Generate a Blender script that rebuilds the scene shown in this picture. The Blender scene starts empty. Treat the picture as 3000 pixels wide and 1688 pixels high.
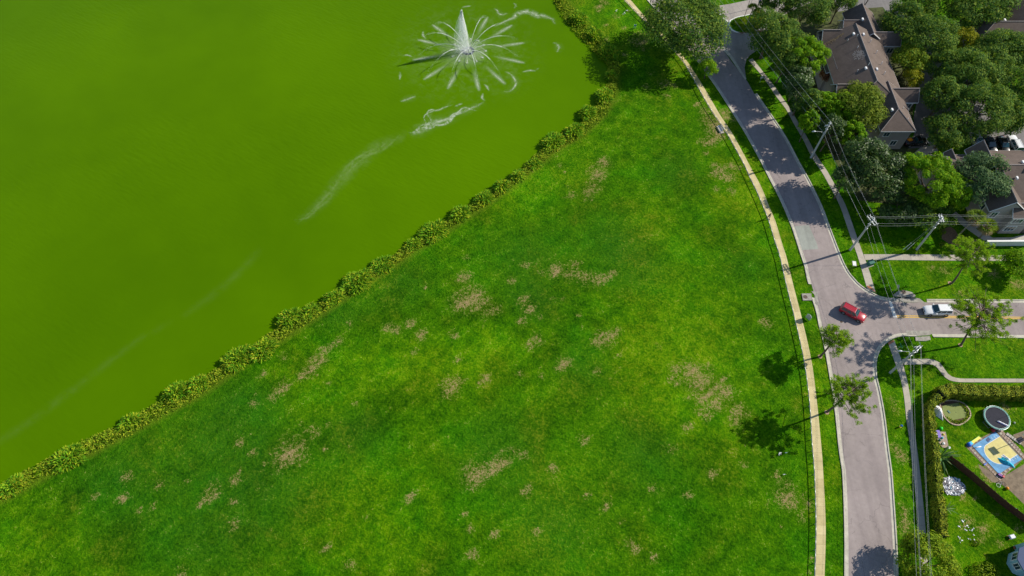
import bpy, math, random
import numpy as np
from mathutils import Vector, Matrix, geometry

# ---------------------------------------------------------------- camera, sky, sun, exposure
S = bpy.context.scene
cam_d = bpy.data.cameras.new('camera'); cam = bpy.data.objects.new('camera', cam_d)
S.collection.objects.link(cam); S.camera = cam
cam.location = (0, 0, 115.0); cam.rotation_euler = (math.radians(30.675), 0, 0)
cam_d.sensor_fit = 'HORIZONTAL'; cam_d.sensor_width = 36; cam_d.lens = 24.6
cam_d.clip_start = 1.0; cam_d.clip_end = 6000
SUN_EL, SUN_AZ = math.radians(35), math.radians(18.5)      # azimuth counted from +X towards +Y
w = bpy.data.worlds.new('World'); S.world = w; w.use_nodes = True
nt = w.node_tree; nt.nodes.clear()
sky = nt.nodes.new('ShaderNodeTexSky'); sky.sky_type = 'NISHITA'; sky.sun_disc = False
sky.sun_elevation = SUN_EL; sky.sun_rotation = math.pi/2 - SUN_AZ
sky.air_density = 1.0; sky.dust_density = 0.2; sky.ozone_density = 1.0
bg = nt.nodes.new('ShaderNodeBackground'); bg.inputs[1].default_value = 0.105
wo = nt.nodes.new('ShaderNodeOutputWorld')
nt.links.new(sky.outputs[0], bg.inputs[0]); nt.links.new(bg.outputs[0], wo.inputs[0])
sd = bpy.data.lights.new('sun', 'SUN'); sd.energy = 5.0; sd.angle = math.radians(0.53); sd.color = (1.0, 0.93, 0.82)
sun = bpy.data.objects.new('sun', sd); S.collection.objects.link(sun)
sun.rotation_euler = Vector((math.cos(SUN_EL)*math.cos(SUN_AZ), math.cos(SUN_EL)*math.sin(SUN_AZ), math.sin(SUN_EL))).to_track_quat('Z', 'Y').to_euler()
S.cycles.transparent_max_bounces = 48
S.view_settings.view_transform = 'Standard'; S.view_settings.look = 'None'
S.view_settings.exposure = 0.32; S.view_settings.gamma = 1.0; S.view_settings.use_curve_mapping = False

# ---------------------------------------------------------------- measured plan of the place (metres)
D = {'shore_land': [(-104.54,17.28),(-95.69,20.78),(-89.07,24.4),(-82.69,27.63),(-79.51,29.54),(-74.82,32.99),(-69.26,36.35),(-64.68,39.11),(-60.68,41.94),(-55.28,45.2),(-51.3,49.32),(-46.38,53.18),(-40.71,57.98),(-34.13,63.4),(-29.44,68.17),(-22.3,73.58),(-16.39,78.54),(-11.83,82.61),(-6.32,87.11),(-0.63,91.75),(5.28,97.64),(9.65,102.08),(16.83,107.82),(21.63,113.79),(23.83,119.37),(24.78,124.5),(25.75,129.8),(23.71,136.68),(20.27,143.13),(16.61,148.32),(13.82,152.9),(10.58,162.44),(5.6,174.25)],'shore_water': [(-105.68,19.6),(-97.03,23.79),(-90.29,27.38),(-83.91,30.9),(-80.86,33.33),(-77.11,35.88),(-70.87,39.46),(-65.57,42.3),(-61.67,45.79),(-56.74,48.48),(-53.19,51.54),(-48.26,55.48),(-43.28,60.2),(-39.32,63.23),(-35.27,66.33),(-29.77,71.11),(-25.44,74.04),(-20.37,78.92),(-15.06,83.0),(-10.37,86.6),(-4.76,91.54),(2.76,99.07),(7.13,104.47),(13.4,109.35),(17.17,113.79),(20.38,119.37),(22.42,125.15),(22.24,129.13),(19.24,133.9),(15.25,140.23),(12.27,146.08),(10.5,152.9),(7.48,162.44),(2.4,174.25)],'AL': [(49.23,6.87),(51.66,16.77),(52.84,21.58),(54.07,27.16),(55.21,33.02),(55.49,36.49),(56.32,42.37),(56.85,47.35),(57.02,49.88),(57.39,55.17),(57.45,58.15),(57.4,60.13),(57.55,62.36),(57.51,64.4),(57.39,65.51),(57.46,67.01),(57.39,70.28),(57.53,73.2),(57.3,76.35),(56.95,82.19),(56.32,87.25),(55.84,90.16),(54.7,95.33),(53.95,99.07),(52.06,107.15),(50.09,113.9),(47.95,120.96),(46.23,125.85),(43.83,132.3),(40.39,140.73),(35.97,150.27),(31.67,159.67)],'AR': [(39.59,159.67),(43.68,150.27),(46.97,141.97),(50.21,135.26),(52.29,129.39),(54.49,123.94),(55.42,119.76),(57.42,113.38),(59.49,106.45),(60.76,99.92),(62.01,94.04),(63.03,87.86),(63.37,83.21),(63.78,77.89),(64.17,73.87),(64.69,71.36),(65.96,68.82),(67.44,67.19),(69.34,65.81),(71.57,65.22),(74.75,65.07),(79.07,65.07),(86.98,65.03),(96.63,64.99),(122.37,64.92)],'AS': [(119.13,58.08),(94.08,58.15),(84.71,58.26),(77.02,58.36),(74.73,58.47),(72.87,58.54),(71.62,58.57),(69.81,58.15),(67.94,57.03),(66.46,55.72),(65.41,54.08),(64.74,52.46),(64.18,49.88),(64.11,47.35),(63.61,42.37),(62.66,36.49),(62.19,33.02),(61.0,27.16),(59.81,21.58),(58.63,16.77),(56.05,6.87)],'pathL_l': [(23.85,161.05),(28.28,152.9),(31.59,146.82),(36.02,138.89),(40.17,131.01),(42.29,123.94),(43.53,119.0),(45.13,113.51),(47.16,107.85),(49.63,98.12),(50.06,95.33),(50.83,91.81),(51.46,87.86),(52.0,83.97),(52.36,77.97),(52.61,75.54),(52.57,68.21),(52.69,61.2),(52.59,52.73),(51.85,44.8),(50.61,36.96),(50.09,33.02),(49.01,27.16),(48.05,22.66),(46.57,16.77),(43.96,6.87)],'pathL_r': [(25.62,161.05),(29.92,152.9),(32.67,147.16),(37.14,139.25),(41.04,131.42),(43.43,124.32),(45.08,118.68),(46.71,112.8),(48.59,107.15),(50.99,97.19),(51.5,95.33),(52.21,91.95),(52.82,87.25),(53.34,83.97),(53.63,78.21),(53.84,75.54),(53.88,68.21),(53.99,61.49),(53.88,53.0),(53.14,45.31),(52.07,36.96),(51.46,33.02),(50.44,27.16),(49.58,22.92),(47.99,16.77),(45.36,6.87)],'pathR_l': [(56.01,130.89),(58.16,125.85),(59.4,122.06),(60.36,118.68),(61.71,114.95),(62.64,110.28),(63.61,106.15),(64.46,100.78),(65.62,96.86),(66.79,91.18),(67.37,87.51),(67.62,80.19),(67.85,75.94),(67.85,72.37),(67.78,67.76)],'pathR_r': [(57.02,131.59),(59.08,126.08),(60.45,122.39),(61.49,118.89),(62.68,115.16),(63.7,110.49),(64.7,106.35),(65.62,101.07),(66.84,97.09),(67.94,91.41),(68.58,87.6),(68.86,80.35),(69.05,76.1),(69.25,72.14),(69.2,67.23)],'pathR_b_t': [(69.15,75.9),(73.85,75.9),(80.55,75.86),(87.24,75.78),(96.46,75.66),(107.28,75.54)],'pathR_b_b': [(69.15,74.58),(73.49,74.58),(80.15,74.5),(86.8,74.43),(95.99,74.35),(106.77,74.27)],'pathS_l': [(68.66,56.62),(68.77,53.95),(68.85,51.83),(68.93,49.35),(68.59,46.19),(67.75,41.64),(67.16,37.49),(66.25,32.8),(65.58,28.95),(64.55,23.97),(62.85,16.77),(60.25,6.87)],'pathS_r': [(69.91,57.17),(70.04,54.52),(70.17,52.26),(70.05,49.61),(69.63,46.0),(68.84,41.64),(68.21,37.49),(67.4,32.8),(66.59,28.57),(65.59,23.76),(63.95,16.77),(61.35,6.87)],'pathE_t': [(70.25,53.3),(72.6,53.34),(75.24,53.34),(76.1,53.13),(76.85,52.56),(77.24,51.66),(77.55,50.53),(78.12,49.91),(79.09,49.55),(82.34,49.5),(90.84,49.48),(102.93,49.42)],'pathE_b': [(70.3,52.19),(72.28,52.26),(74.87,52.33),(75.51,52.19),(76.03,51.73),(76.42,50.8),(76.88,49.75),(77.44,49.22),(78.53,48.86),(82.1,48.8),(90.58,48.77),(102.63,48.7)],'ramps': [[(68.62,56.63),(69.84,57.16),(69.87,56.8),(68.67,56.11)],[(67.9,68.71),(68.5,68.66),(69.29,67.22),(67.94,68.27)]],'apron': [(50.33,135.5),(51.93,132.23),(53.37,128.23),(54.4,124.52),(54.49,126.65),(54.68,128.62),(55.51,131.02),(56.62,132.63),(58.95,134.68),(62.24,137.16),(65.71,141.82),(67.96,147.49),(75.42,151.99),(77.72,155.67),(62.72,155.67),(59.84,152.9),(54.82,151.31),(49.33,150.17),(46.9,149.72),(47.11,144.85)],'apron_strip': [(50.05,135.5),(51.04,135.5),(52.57,131.82),(54.43,124.71),(54.09,124.32),(51.73,131.82)],'island': [(52.98,143.33),(53.83,145.07),(55.47,146.16),(57.62,146.83),(60.08,147.49),(62.72,147.49),(63.27,145.72),(62.2,143.11),(60.16,141.39),(57.67,140.32),(55.37,140.32),(53.68,141.39)],'stopbar_entry': [(50.43,149.63),(50.91,149.72),(53.38,144.76),(52.86,144.41)],'stopbar': [(71.21,65.53),(71.71,65.59),(71.76,61.87),(71.07,61.81)],'yellow': [[(71.82,62.18),(79.67,62.1),(95.47,61.87),(107.06,61.7)],[(71.81,61.87),(79.57,61.78),(95.35,61.56),(106.93,61.39)]],'patch_road': [(56.79,82.66),(59.91,83.01),(60.53,78.52),(60.51,77.17),(57.0,76.89),(56.93,79.66)],'inlet_w': [(55.03,66.91),(56.87,66.94),(56.67,65.44),(54.96,65.41)],'inlet_n': [(72.43,66.7),(73.54,67.47),(74.73,67.62),(76.03,67.23),(76.57,66.47),(76.19,66.06),(72.57,66.29)],'inlet_s': [(73.92,57.71),(76.63,57.87),(76.58,57.16),(75.59,56.89),(73.77,56.94)],'manhole': (61.17,60.91),'mh_w': (55.58,66.17),'mh_n': (74.5,67.26),'parking': [(93.01,150.17),(97.48,130.61),(93.99,123.55),(91.94,117.53),(89.65,112.44),(88.57,107.87),(85.99,103.42),(89.82,103.42),(92.72,107.87),(100.03,106.49),(100.03,103.42),(109.85,103.76),(118.17,104.1),(122.91,116.06),(113.33,115.33),(107.96,119.01),(104.48,129.02),(103.24,138.42),(101.14,145.72),(98.42,151.53),(98.36,156.6),(81.81,156.6),(81.36,148.38),(84.82,149.28)],'shaded_ground': [(56.1,134.68),(62.03,134.68),(63.66,125.87),(66.03,113.88),(68.08,105.46),(70.05,95.56),(71.45,89.31),(80.26,87.8),(92.85,89.31),(95.96,98.78),(88.91,102.08),(86.19,104.1),(93.72,123.55),(93.01,150.17),(84.82,149.28),(81.36,148.38),(81.81,156.6),(66.77,156.6),(59.52,146.16)],'drive_b1': [(89.61,104.44),(92.44,106.14),(92.16,102.75),(88.1,101.09),(84.4,98.78),(83.92,99.77)],'mulch': [(86.39,81.9),(88.28,82.62),(89.0,81.9),(89.38,80.17),(92.86,79.31),(91.44,78.6),(88.69,78.04),(86.72,78.46),(85.67,79.6)],'walk_b2': ([(89.46,85.56),(90.47,83.5),(91.6,81.9),(93.28,79.88)],[(90.66,86.31),(91.9,84.23),(92.98,82.48),(94.66,80.45)]),'patio_b2': [(93.1,80.03),(95.18,80.6),(95.87,79.88),(99.89,79.94),(102.46,80.6),(106.54,80.74),(105.94,79.17),(93.99,79.2)],'retain': ((93.35,78.01),(102.24,78.07)),'poles': {'A': (64.24,100.78),'B': (66.74,76.91),'C': (79.97,77.07),'D': (67.43,50.67)},'poleC_top': (79.43,77.16),'signs': {'board': (54.92,61.44),'stop': (72.49,67.22),'street': (69.1,54.56),'white': (57.25,123.36),'small': (30.07,142.25),'hydrant': (66.36,40.6),'box': (69.67,73.53),'hand': (66.79,73.74)},'bench': [(45.92,109.8),(46.36,107.92)],'person': (51.97,84.57),'birds': [(25.99,148.29),(27.58,147.14),(27.92,147.71),(28.07,147.4),(28.6,148.47),(28.81,148.56),(26.18,148.74),(44.61,35.72),(44.79,35.9),(44.97,36.01),(45.84,36.03),(44.78,32.36)],'cars': {'red': (63.43,62.63),'redF': (65.41,61.24),'redB': (61.66,63.97),'white': (79.27,63.29),'p1': (101.02,105.06),'p2': (103.48,104.05),'p3': (106.35,103.88),'p4': (108.89,104.22),'top': (104.38,142.03),'dark': (87.64,104.72)},'putting': [(74.37,44.7),(75.62,45.32),(77.49,45.32),(78.69,44.7),(79.21,43.47),(79.05,42.62),(78.03,41.65),(76.4,40.88),(75.42,41.05),(74.57,42.01),(74.3,43.35)],'turf': [(74.74,44.41),(77.99,45.07),(78.58,42.62),(78.13,42.3),(74.9,41.6),(74.41,43.35)],'sheet': (73.52,43.11),'sheetpoly': [(72.74,43.96),(73.62,44.53),(74.36,44.28),(74.49,43.59),(74.01,41.7),(73.57,42.13),(73.03,42.62)],'trampoline': (82.85,41.92),'court': [(77.56,37.25),(82.29,39.73),(85.07,34.96),(80.31,32.51)],'courtouter': [(76.44,37.21),(83.38,40.36),(85.88,35.43),(79.96,31.53)],'hoop': (85.67,38.13),'tarp': (82.12,34.42),'playmat': [(71.72,39.79),(73.82,39.72),(73.47,36.77),(72.38,37.01),(71.9,38.46)],'misc': {'greentoy': (73.17,40.28),'redtoy': (81.94,39.99),'bluetoy': (77.0,37.44),'board': (78.4,38.26),'pipe': (78.33,37.01),'bluetool': (78.64,34.18),'purple': (80.47,32.22),'bike': (80.06,30.74),'ball': (80.74,30.11),'agave': (71.4,35.35),'yucca': (69.76,26.85),'bag': (80.53,26.63),'mower': (78.73,22.53),'darkbag': (73.97,45.94),'soccer': (86.09,41.32),'debris': (71.98,30.51),'block1': (84.51,38.94),'block2': (85.37,38.09),'step': (84.17,37.49),'pot': (78.72,20.9),'bush1': (72.78,21.63),'bush2': (72.55,17.15),'bucket': (73.37,36.89)},'papers': [(71.84,25.05),(72.19,25.1),(71.89,24.88),(71.17,24.03),(71.97,24.11),(71.79,23.69),(72.01,23.56),(72.48,23.99),(72.51,23.56),(73.03,23.67),(72.87,23.52),(73.27,23.84),(70.41,22.57),(70.49,22.26),(70.42,21.73),(70.8,22.01),(70.61,22.42),(71.9,22.26),(72.2,22.15),(72.93,22.84),(72.79,22.09),(72.93,21.73),(72.35,24.26),(71.0,24.16)],'wfence': [(72.43,34.95),(74.51,32.84),(76.78,30.11),(78.83,27.62),(80.47,25.98),(82.73,23.73)],'hedge_top': [(73.93,45.82),(75.43,46.72),(78.28,46.51),(81.61,46.33),(85.22,46.25),(89.62,46.2),(96.07,46.07)],'hedge_left': [(73.45,45.43),(71.58,43.65),(70.93,41.64),(70.55,39.43),(70.17,37.01),(69.56,34.18),(68.95,31.42),(68.3,28.28),(67.78,25.44),(67.1,22.26)],'dirt_yard': [(85.07,39.18),(87.27,39.92),(91.43,40.41),(85.84,26.09),(82.68,27.62),(81.35,29.61),(80.03,30.97),(78.74,31.19),(77.7,32.79),(77.48,34.18),(79.3,32.79),(80.31,31.76),(85.13,34.18),(86.19,37.01)],'flag': [(57.3,145.55),(59.16,144.5),(59.28,149.28)],'wallA': ((63.49,123.94),(64.4,120.14),(66.72,112.8),(68.26,108.56)),'foam': {'trail': [[(-6.06,117.94),(-6.83,117.31),(-8.48,116.08),(-10.68,114.85),(-12.43,113.94),(-14.13,112.43),(-16.3,111.68),(-18.03,111.09),(-19.27,109.75),(-20.5,108.58),(-22.61,107.55)],[(-21.74,109.0),(-25.06,106.66),(-29.19,104.35),(-32.58,99.84),(-35.16,96.55),(-37.89,91.75),(-40.53,87.11),(-44.05,83.6)],[(-62.8,61.71),(-69.47,56.36),(-77.48,47.43),(-84.65,40.17),(-90.88,35.34)],[(-13.73,118.25),(-14.76,116.39),(-16.04,115.16),(-17.59,114.85),(-18.61,113.34),(-19.14,111.24),(-21.06,110.34),(-22.56,109.75)],[(-49.43,77.78),(-55.37,68.61),(-62.06,61.71)]],'swirl': [[(-4.84,142.81),(-2.91,144.27),(-0.96,145.74),(0.51,146.48),(1.25,147.97),(2.49,148.53),(4.22,148.91),(5.44,147.97),(6.42,147.22),(7.65,147.41),(8.86,146.66),(10.08,146.11),(10.28,144.82),(10.99,143.9)],[(-4.7,150.04),(-3.7,149.47),(-3.44,147.97),(-2.2,147.59),(-0.97,148.34)],[(9.82,137.45),(10.77,137.1),(11.43,135.7),(10.66,133.97)],[(2.33,127.23),(4.2,127.89),(5.35,127.73),(6.42,128.73)],[(-1.84,127.56),(-0.22,126.57),(0.48,125.26),(0.93,123.64),(0.47,122.04),(-0.89,120.76),(-2.03,120.92)],[(-26.43,127.56),(-26.11,125.92),(-26.07,124.61)],[(-21.78,141.72),(-21.81,140.29),(-20.86,138.69)],[(-26.03,132.77),(-25.23,133.12),(-23.53,132.43)],[(-12.65,150.23),(-11.67,150.8),(-10.19,151.06)],[(-6.63,123.48),(-5.69,122.36),(-5.21,121.08)],[(-6.68,120.45),(-6.87,118.72),(-6.06,117.94)],[(0.27,152.13),(1.26,151.18),(0.51,150.04)],[(-25.5,117.63),(-23.66,118.56),(-21.92,119.5)],[(-12.96,116.08),(-12.09,116.7),(-11.21,117.16)]]},'fountain': (-10.41,134.49),'bare': [(-36.83,36.01,2.6),(-37.99,35.0,2.0),(-35.42,37.73,1.6),(-33.71,39.81,1.3),(-49.08,29.6,1.6),(-49.59,28.96,1.2),(-45.59,31.55,1.0),(-40.47,47.8,1.3),(-41.74,47.05,1.0),(-36.07,51.23,1.5),(-34.92,53.18,1.6),(-34.12,55.16,1.2),(-37.31,50.08,1),(-6.4,32.33,2),(-4.78,33.33,1.5),(-2.48,34.33,1.3),(-1.16,34.66,1.0),(-10.35,48.18,1.8),(-11.35,47.05,1.6),(-9.33,48.94,1.2),(-7.37,66.85,2.2),(-8.83,65.11,2.6),(-5.81,64.68,2.4),(-3.55,63.4,1.6),(2.44,65.11,1.6),(3.17,63.82,1.4),(-9.01,70.39,1.4),(-9.94,64.68,1.4),(8.67,72.2,1.6),(10.95,71.3,1.4),(13.98,70.39,1.8),(16.25,69.95,1.6),(17.81,70.39,1.0),(8.26,71.3,1),(17.86,96.01,2.0),(19.76,99.29,1.6),(16.83,92.81,1.6),(15.94,91.75,1.4),(12.58,90.71,1.0),(9.46,52.4,1.4),(8.72,51.62,1.0),(16.92,57.17,1.8),(18.43,57.98,1.2),(15.41,56.36,1),(32.1,50.85,2.2),(33.26,48.94,2.6),(35.21,47.8,2.4),(37.19,47.05,1.8),(33.54,45.94,2.0),(35.41,44.47,1.4),(39.32,43.02,1.8),(38.4,41.58,1.4),(33.77,42.66,1),(47.08,60.87,1.2),(43.67,111.98,2.0),(44.91,108.41,2.2),(44.07,97.1,1.8),(45.51,95.47,1.6),(43.12,114.4,1.3),(46.78,98.19,1.2),(44.38,28.77,1.8),(45.15,31.03,1.0),(29.31,51.23,1.2),(-57.79,30.7,0.9),(-63.36,32.01,1.0),(-16.63,28.77,1.0),(12.29,38.42,1.0),(14.9,27.19,0.8),(-6.79,23.79,0.8),(-6.05,19.9,1.0),(-7.5,26.25,0.8),(-16.64,58.39,1),(-23.01,60.04,1),(-21.1,59.21,0.8),(-31.8,56.76,0.9),(2.1,29.41,0.8),(19.44,20.78,0.7),(-29.1,20.78,0.8),(-50.73,17.57,0.9),(4.55,57.57,0.9),(5.26,56.76,0.7),(22.88,30.05,0.8),(33.0,32.66,0.9),(26.9,36.69,0.8),(44.23,28.52,1.4),(44.06,29.46,1.2),(44.84,28.06,1.0),(62.8,26.0,1.0),(62.65,24.87,1.1),(62.39,23.75,1.2),(63.19,27.14,0.9),(64.14,30.04,0.7),(46.7,19.4,0.6),(46.24,17.28,0.6),(64.89,36.06,1.2),(65.03,35.35,1.0),(64.62,36.77,0.9),(72.75,24.8,1.3),(71.95,24.37,1.0),(74.56,23.94,1.0),(73.92,21.88,0.7),(80.53,23.73,0.9),(76.59,21.63,0.8),(85.44,44.15,1.0),(66.32,45.43,0.8),(66.31,43.65,0.8),(78.01,33.02,1.2),(78.3,31.88,1.2),(75.11,28.5,0.7),(70.39,32.1,1.0),(73.23,28.95,0.8),(77.7,25.98,0.6),(47.82,113.88,1.6),(48.12,112.44,1.2),(49.38,112.09,1.0),(45.18,110.31,1.6),(45.49,107.17,1.6),(43.43,105.46,1.6),(41.84,105.12,1.2),(30.92,122.03,1.0),(35.07,122.79,1.4),(35.93,123.17,1.2),(31.01,137.58,2.5),(29.8,136.74,1.5),(25.74,146.83,0.9),(21.85,150.17,1.2),(43.21,98.78,0.8),(83.79,72.12,1.2),(81.67,72.66,0.8),(93.32,71.31,1.2),(85.57,67.09,1.0),(96.64,69.19,1.2),(97.48,68.4,0.9),(70.41,79.6,0.6)],'zone': [(26.25,55.96,14),(30.07,45.94,8),(-20.63,53.57,14),(-9.77,51.23,10),(-28.96,51.23,8),(-14.91,22.57,10),(-21.01,20.78,8),(35.63,45.94,8),(-2.73,56.76,10),(-36.41,53.57,8),(49.27,83.6,12),(27.38,108.41,10),(1.03,91.75,8),(-76.4,20.78,8)],'zoned': [(3.18,64.25,7),(-49.9,39.46,12),(-45.85,43.02,8),(-32.42,61.71,9),(-64.67,32.01,12),(13.72,52.01,8),(3.31,74.96,12),(-21.88,68.61,10),(24.1,72.2,10),(-38.15,30.05,12),(-49.7,23.79,14),(-2.51,36.69,12),(22.22,36.69,10),(46.18,74.96,8),(7.1,23.79,10),(-26.3,40.17,9),(20.02,79.69,10),(34.79,97.1,8)],'trees': [('oak','great spreading live oak shading the lakeside path,left of the road',39.83,134.38,7.5,9.48,4.6),('small','small round young tree on the verge below the great oak',44.72,124.85,3.2,2.22,1.7),('oak','broad dark oak right beside the planted entrance island',58.97,131.58,7.0,5.66,4.4),('oak','dark oak above the long roof,touching the top frame edge',68.95,140.17,7.5,5.24,4.4),('oak','smaller oak behind the roof end,second from the entrance oak along the top',78.43,144.04,6.5,3.51,3.4),('sparse','thin leaning tree over pale ground behind the far roof end',85.14,145.08,7.5,2.24,2.0),('podo','vivid green cloud-pruned tree left of the long roof',65.1,123.8,7.0,4.73,4.2),('oak','oak standing off the upper right corner of the long roof',90.22,135.4,7.5,4.89,3.8),('oak','wide oak over the parking court,right of the long roof',94.3,129.59,7.5,5.74,4.2),('light','light green broadleaf tree against the right eave of the long roof',89.21,123.99,6.0,3.77,3.2),('yellow','yellowing broadleaf tree beside the right wing of the long roof',88.91,119.47,5.0,2.42,2.4),('yellow','yellow-green round tree left of the upper right hipped house',104.25,131.3,5.5,3.12,2.8),('oak','dark oak over the lawn at the top,left of the hipped house',109.4,142.69,8.0,9.02,4.0),('oak','large oak in the middle of the parking court',99.73,117.85,7.5,6.03,4.4),('oak','olive oak nearest the long roof in the parking court',92.38,111.76,6.5,4.24,3.8),('oak','broad oak shading the row of parked cars',98.96,107.91,7.4,5.84,4.2),('oak','low oak between the dark pickup and the parked cars',91.64,103.51,5.0,4.34,3.0),('oak','dark oak in front of the hipped house roof',110.36,125.9,7.0,5.42,4.0),('oak','blue-green oak at the right frame edge above the car park',109.7,115.13,7.0,5.1,4.2),('oak','oak at the right frame edge over the last parked car',109.53,107.75,5.5,2.89,2.8),('olive','olive green tree overhanging the lower roof of the long house',73.82,108.99,7.0,5.37,4.0),('podo','yellow-green cloud-pruned tree behind the roadside pole wires',66.34,109.34,7.0,2.94,2.6),('podo','bright cloud-pruned tree between the wires and the olive tree',70.54,108.3,6.5,3.81,3.2),('podo','bright cloud-pruned tree just right of the roadside pole',70.53,101.58,6.0,2.69,3.0),('podo','green clipped tree left of the roadside pole behind the wall',62.65,105.28,5.6,2.24,2.8),('magnolia','dark glossy magnolia over the perimeter wall',62.95,113.27,6.4,3.94,3.8),('red','rusty red shrubby tree against the long house wall',70.76,121.68,4.0,1.46,1.6),('magnolia','glossy grey-green magnolia below the house end wall',70.38,93.65,7.6,4.36,4.4),('magnolia','dark glossy magnolia right of the overhead wires',73.26,91.03,6.2,5.42,3.8),('podo','great lime green pine below the car park roof',82.55,88.86,7.0,5.82,4.2),('podo','dark lime pine crown tucked behind the great lime pine',87.66,86.42,6.0,3.02,3.4),('blue','feathery blue-green tree overlapping the car park roof',92.45,88.57,7.0,5.58,4.2),('magnolia','dark glossy tree on the lawn right of the sidewalk wires',76.65,84.04,3.6,3.85,2.2),('small','dark round shrub-like tree at the right edge below the white wall',96.52,72.01,2.6,3.14,2.0),('bush','dense round roadside tree at the bottom right of the road',62.39,18.17,3.6,4.26,2.6),('oak','oak filling the gap between entrance island and long house',61.56,127.64,7.0,4.65,4.2),('oak','dark oak on the verge above the roadside footpath,below the island oak',61.16,123.46,6.8,3.68,3.8),('oak','oak at the top edge right of the entrance palms',63.01,143.38,7.0,3.77,3.8),('oak','oak crown closing the canopy over the parking court bend',95.76,121.91,6.0,3.94,3.4),('oak','dark oak above the middle of the parking court,right of the yellow tree',105.35,120.98,7.0,4.42,3.8),('oak','oak between the car park and the last frame-edge crowns',104.97,107.77,6.0,4.38,3.2),('oak','oak at the top edge above the small white car',96.65,144.22,7.5,5.31,3.8),('oak','oak in the very corner below the hipped house',115.09,124.75,7.0,3.95,3.8),('magnolia','dark glossy shrub tree behind the roadside pole foot',67.78,106.54,3.4,1.77,2.2),('magnolia','dark glossy tree where the wires cross the footpath shade',66.65,89.69,6.0,2.82,3.2),('oak','low dark oak along the wires behind the upper lawn',82.79,83.9,3.6,4.43,2.4),('oak','dark roadside oak between the two perimeter wall pieces',63.58,110.09,6.6,3.02,3.4),('magnolia','dark glossy tree added at the upper end of the perimeter wall for road shade',62.8,117.6,6.4,3.0,3.4),('magnolia','dark glossy tree added right behind the roadside lamp pole for road shade',66.6,102.6,6.2,2.8,3.2)],'pines': [((55.63,53.81),(56.2,54.5),6.2,3.0,30,'slim leaning pine on the verge nearest the road junction'),((54.42,43.23),(55.3,43.7),8.6,4.5,48,'taller pine on the verge beside the footpath,crown over the road'),((84.03,69.32),(82.6,69.2),10.2,4.6,46,'slender pine with a long bare trunk on the upper corner lawn'),((81.71,56.1),(80.2,58.0),9.4,6.6,70,'spreading pine reaching over the yellow centre line')],'palms': [((88.96,80.17),6.5,(88.92,80.03),'fan palm with skirt of dead fronds beside the mulch bed'),((93.24,79.74),5.0,(91.66,78.89),'fan palm drooping brown fronds in front of the lower house windows')],'epalms': [(57.58,142.96),(60.56,145.03),(61.8,143.82),(58.55,141.42)],'croton': [(61.09,146.9),(60.45,144.62),(61.91,146.9)],'clumps': [(-81.56,30.38,1.78),(-74.01,35.05,2.47),(-65.57,41.47,1.53),(-58.74,46.88,1.91),(-55.42,48.3,1.75),(-49.43,53.29,2.5),(-45.29,55.07,2.34),(-41.32,61.59,2.02),(-37.85,63.07,1.67),(-33.76,65.85,1.69),(-29.65,69.36,2.84),(-25.19,73.19,2.23),(-19.45,78.08,1.57),(-15.69,81.06,2.77),(-10.61,85.4,2.09),(-5.73,89.46,1.83),(-2.28,92.58,1.65),(1.25,95.51,1.46),(4.65,98.77,1.48),(8.85,104.95,2.57),(13.74,108.14,2.17),(16.87,113.5,1.99),(21.0,118.75,2.24),(23.07,125.48,1.15),(22.92,133.2,2.82),(16.42,145.32,2.44),(19.99,139.5,2.4)]}  # last two magnolias of the tree list are added to fill the road shade


# ---------------------------------------------------------------- helpers
C = S.collection
rng = np.random.default_rng(7); random.seed(7)
PI = math.pi

def empty(name, loc=(0, 0, 0), rz=0.0, parent=None):
    o = bpy.data.objects.new(name, None); C.objects.link(o); o.location = loc; o.rotation_euler = (0, 0, rz)
    o.empty_display_size = .2
    if parent: o.parent = parent
    return o

def tag(o, label, cat, group=None, kind=None):
    o['label'] = label; o['category'] = cat
    if group: o['group'] = group
    if kind: o['kind'] = kind
    return o

def struct(o, label=None):
    o['kind'] = 'structure'
    if label: o['label'] = label
    return o

def link(name, me, parent=None, mat=None):
    o = bpy.data.objects.new(name, me); C.objects.link(o)
    if parent: o.parent = parent
    if mat is not None and len(me.materials) == 0: me.materials.append(mat)
    return o

def np_mesh(name, v, f, mat, parent=None, smooth=False):
    v = np.asarray(v, dtype=np.float32).reshape(-1, 3); f = np.asarray(f, dtype=np.int32)
    n, k = f.shape
    me = bpy.data.meshes.new(name)
    me.vertices.add(len(v)); me.vertices.foreach_set('co', v.ravel())
    me.loops.add(n*k); me.loops.foreach_set('vertex_index', f.ravel())
    me.polygons.add(n); me.polygons.foreach_set('loop_start', np.arange(0, n*k, k, dtype=np.int32))
    me.update(calc_edges=True)
    if smooth: me.polygons.foreach_set('use_smooth', np.ones(n, dtype=bool))
    me.validate()
    return link(name, me, parent, mat)

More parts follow.
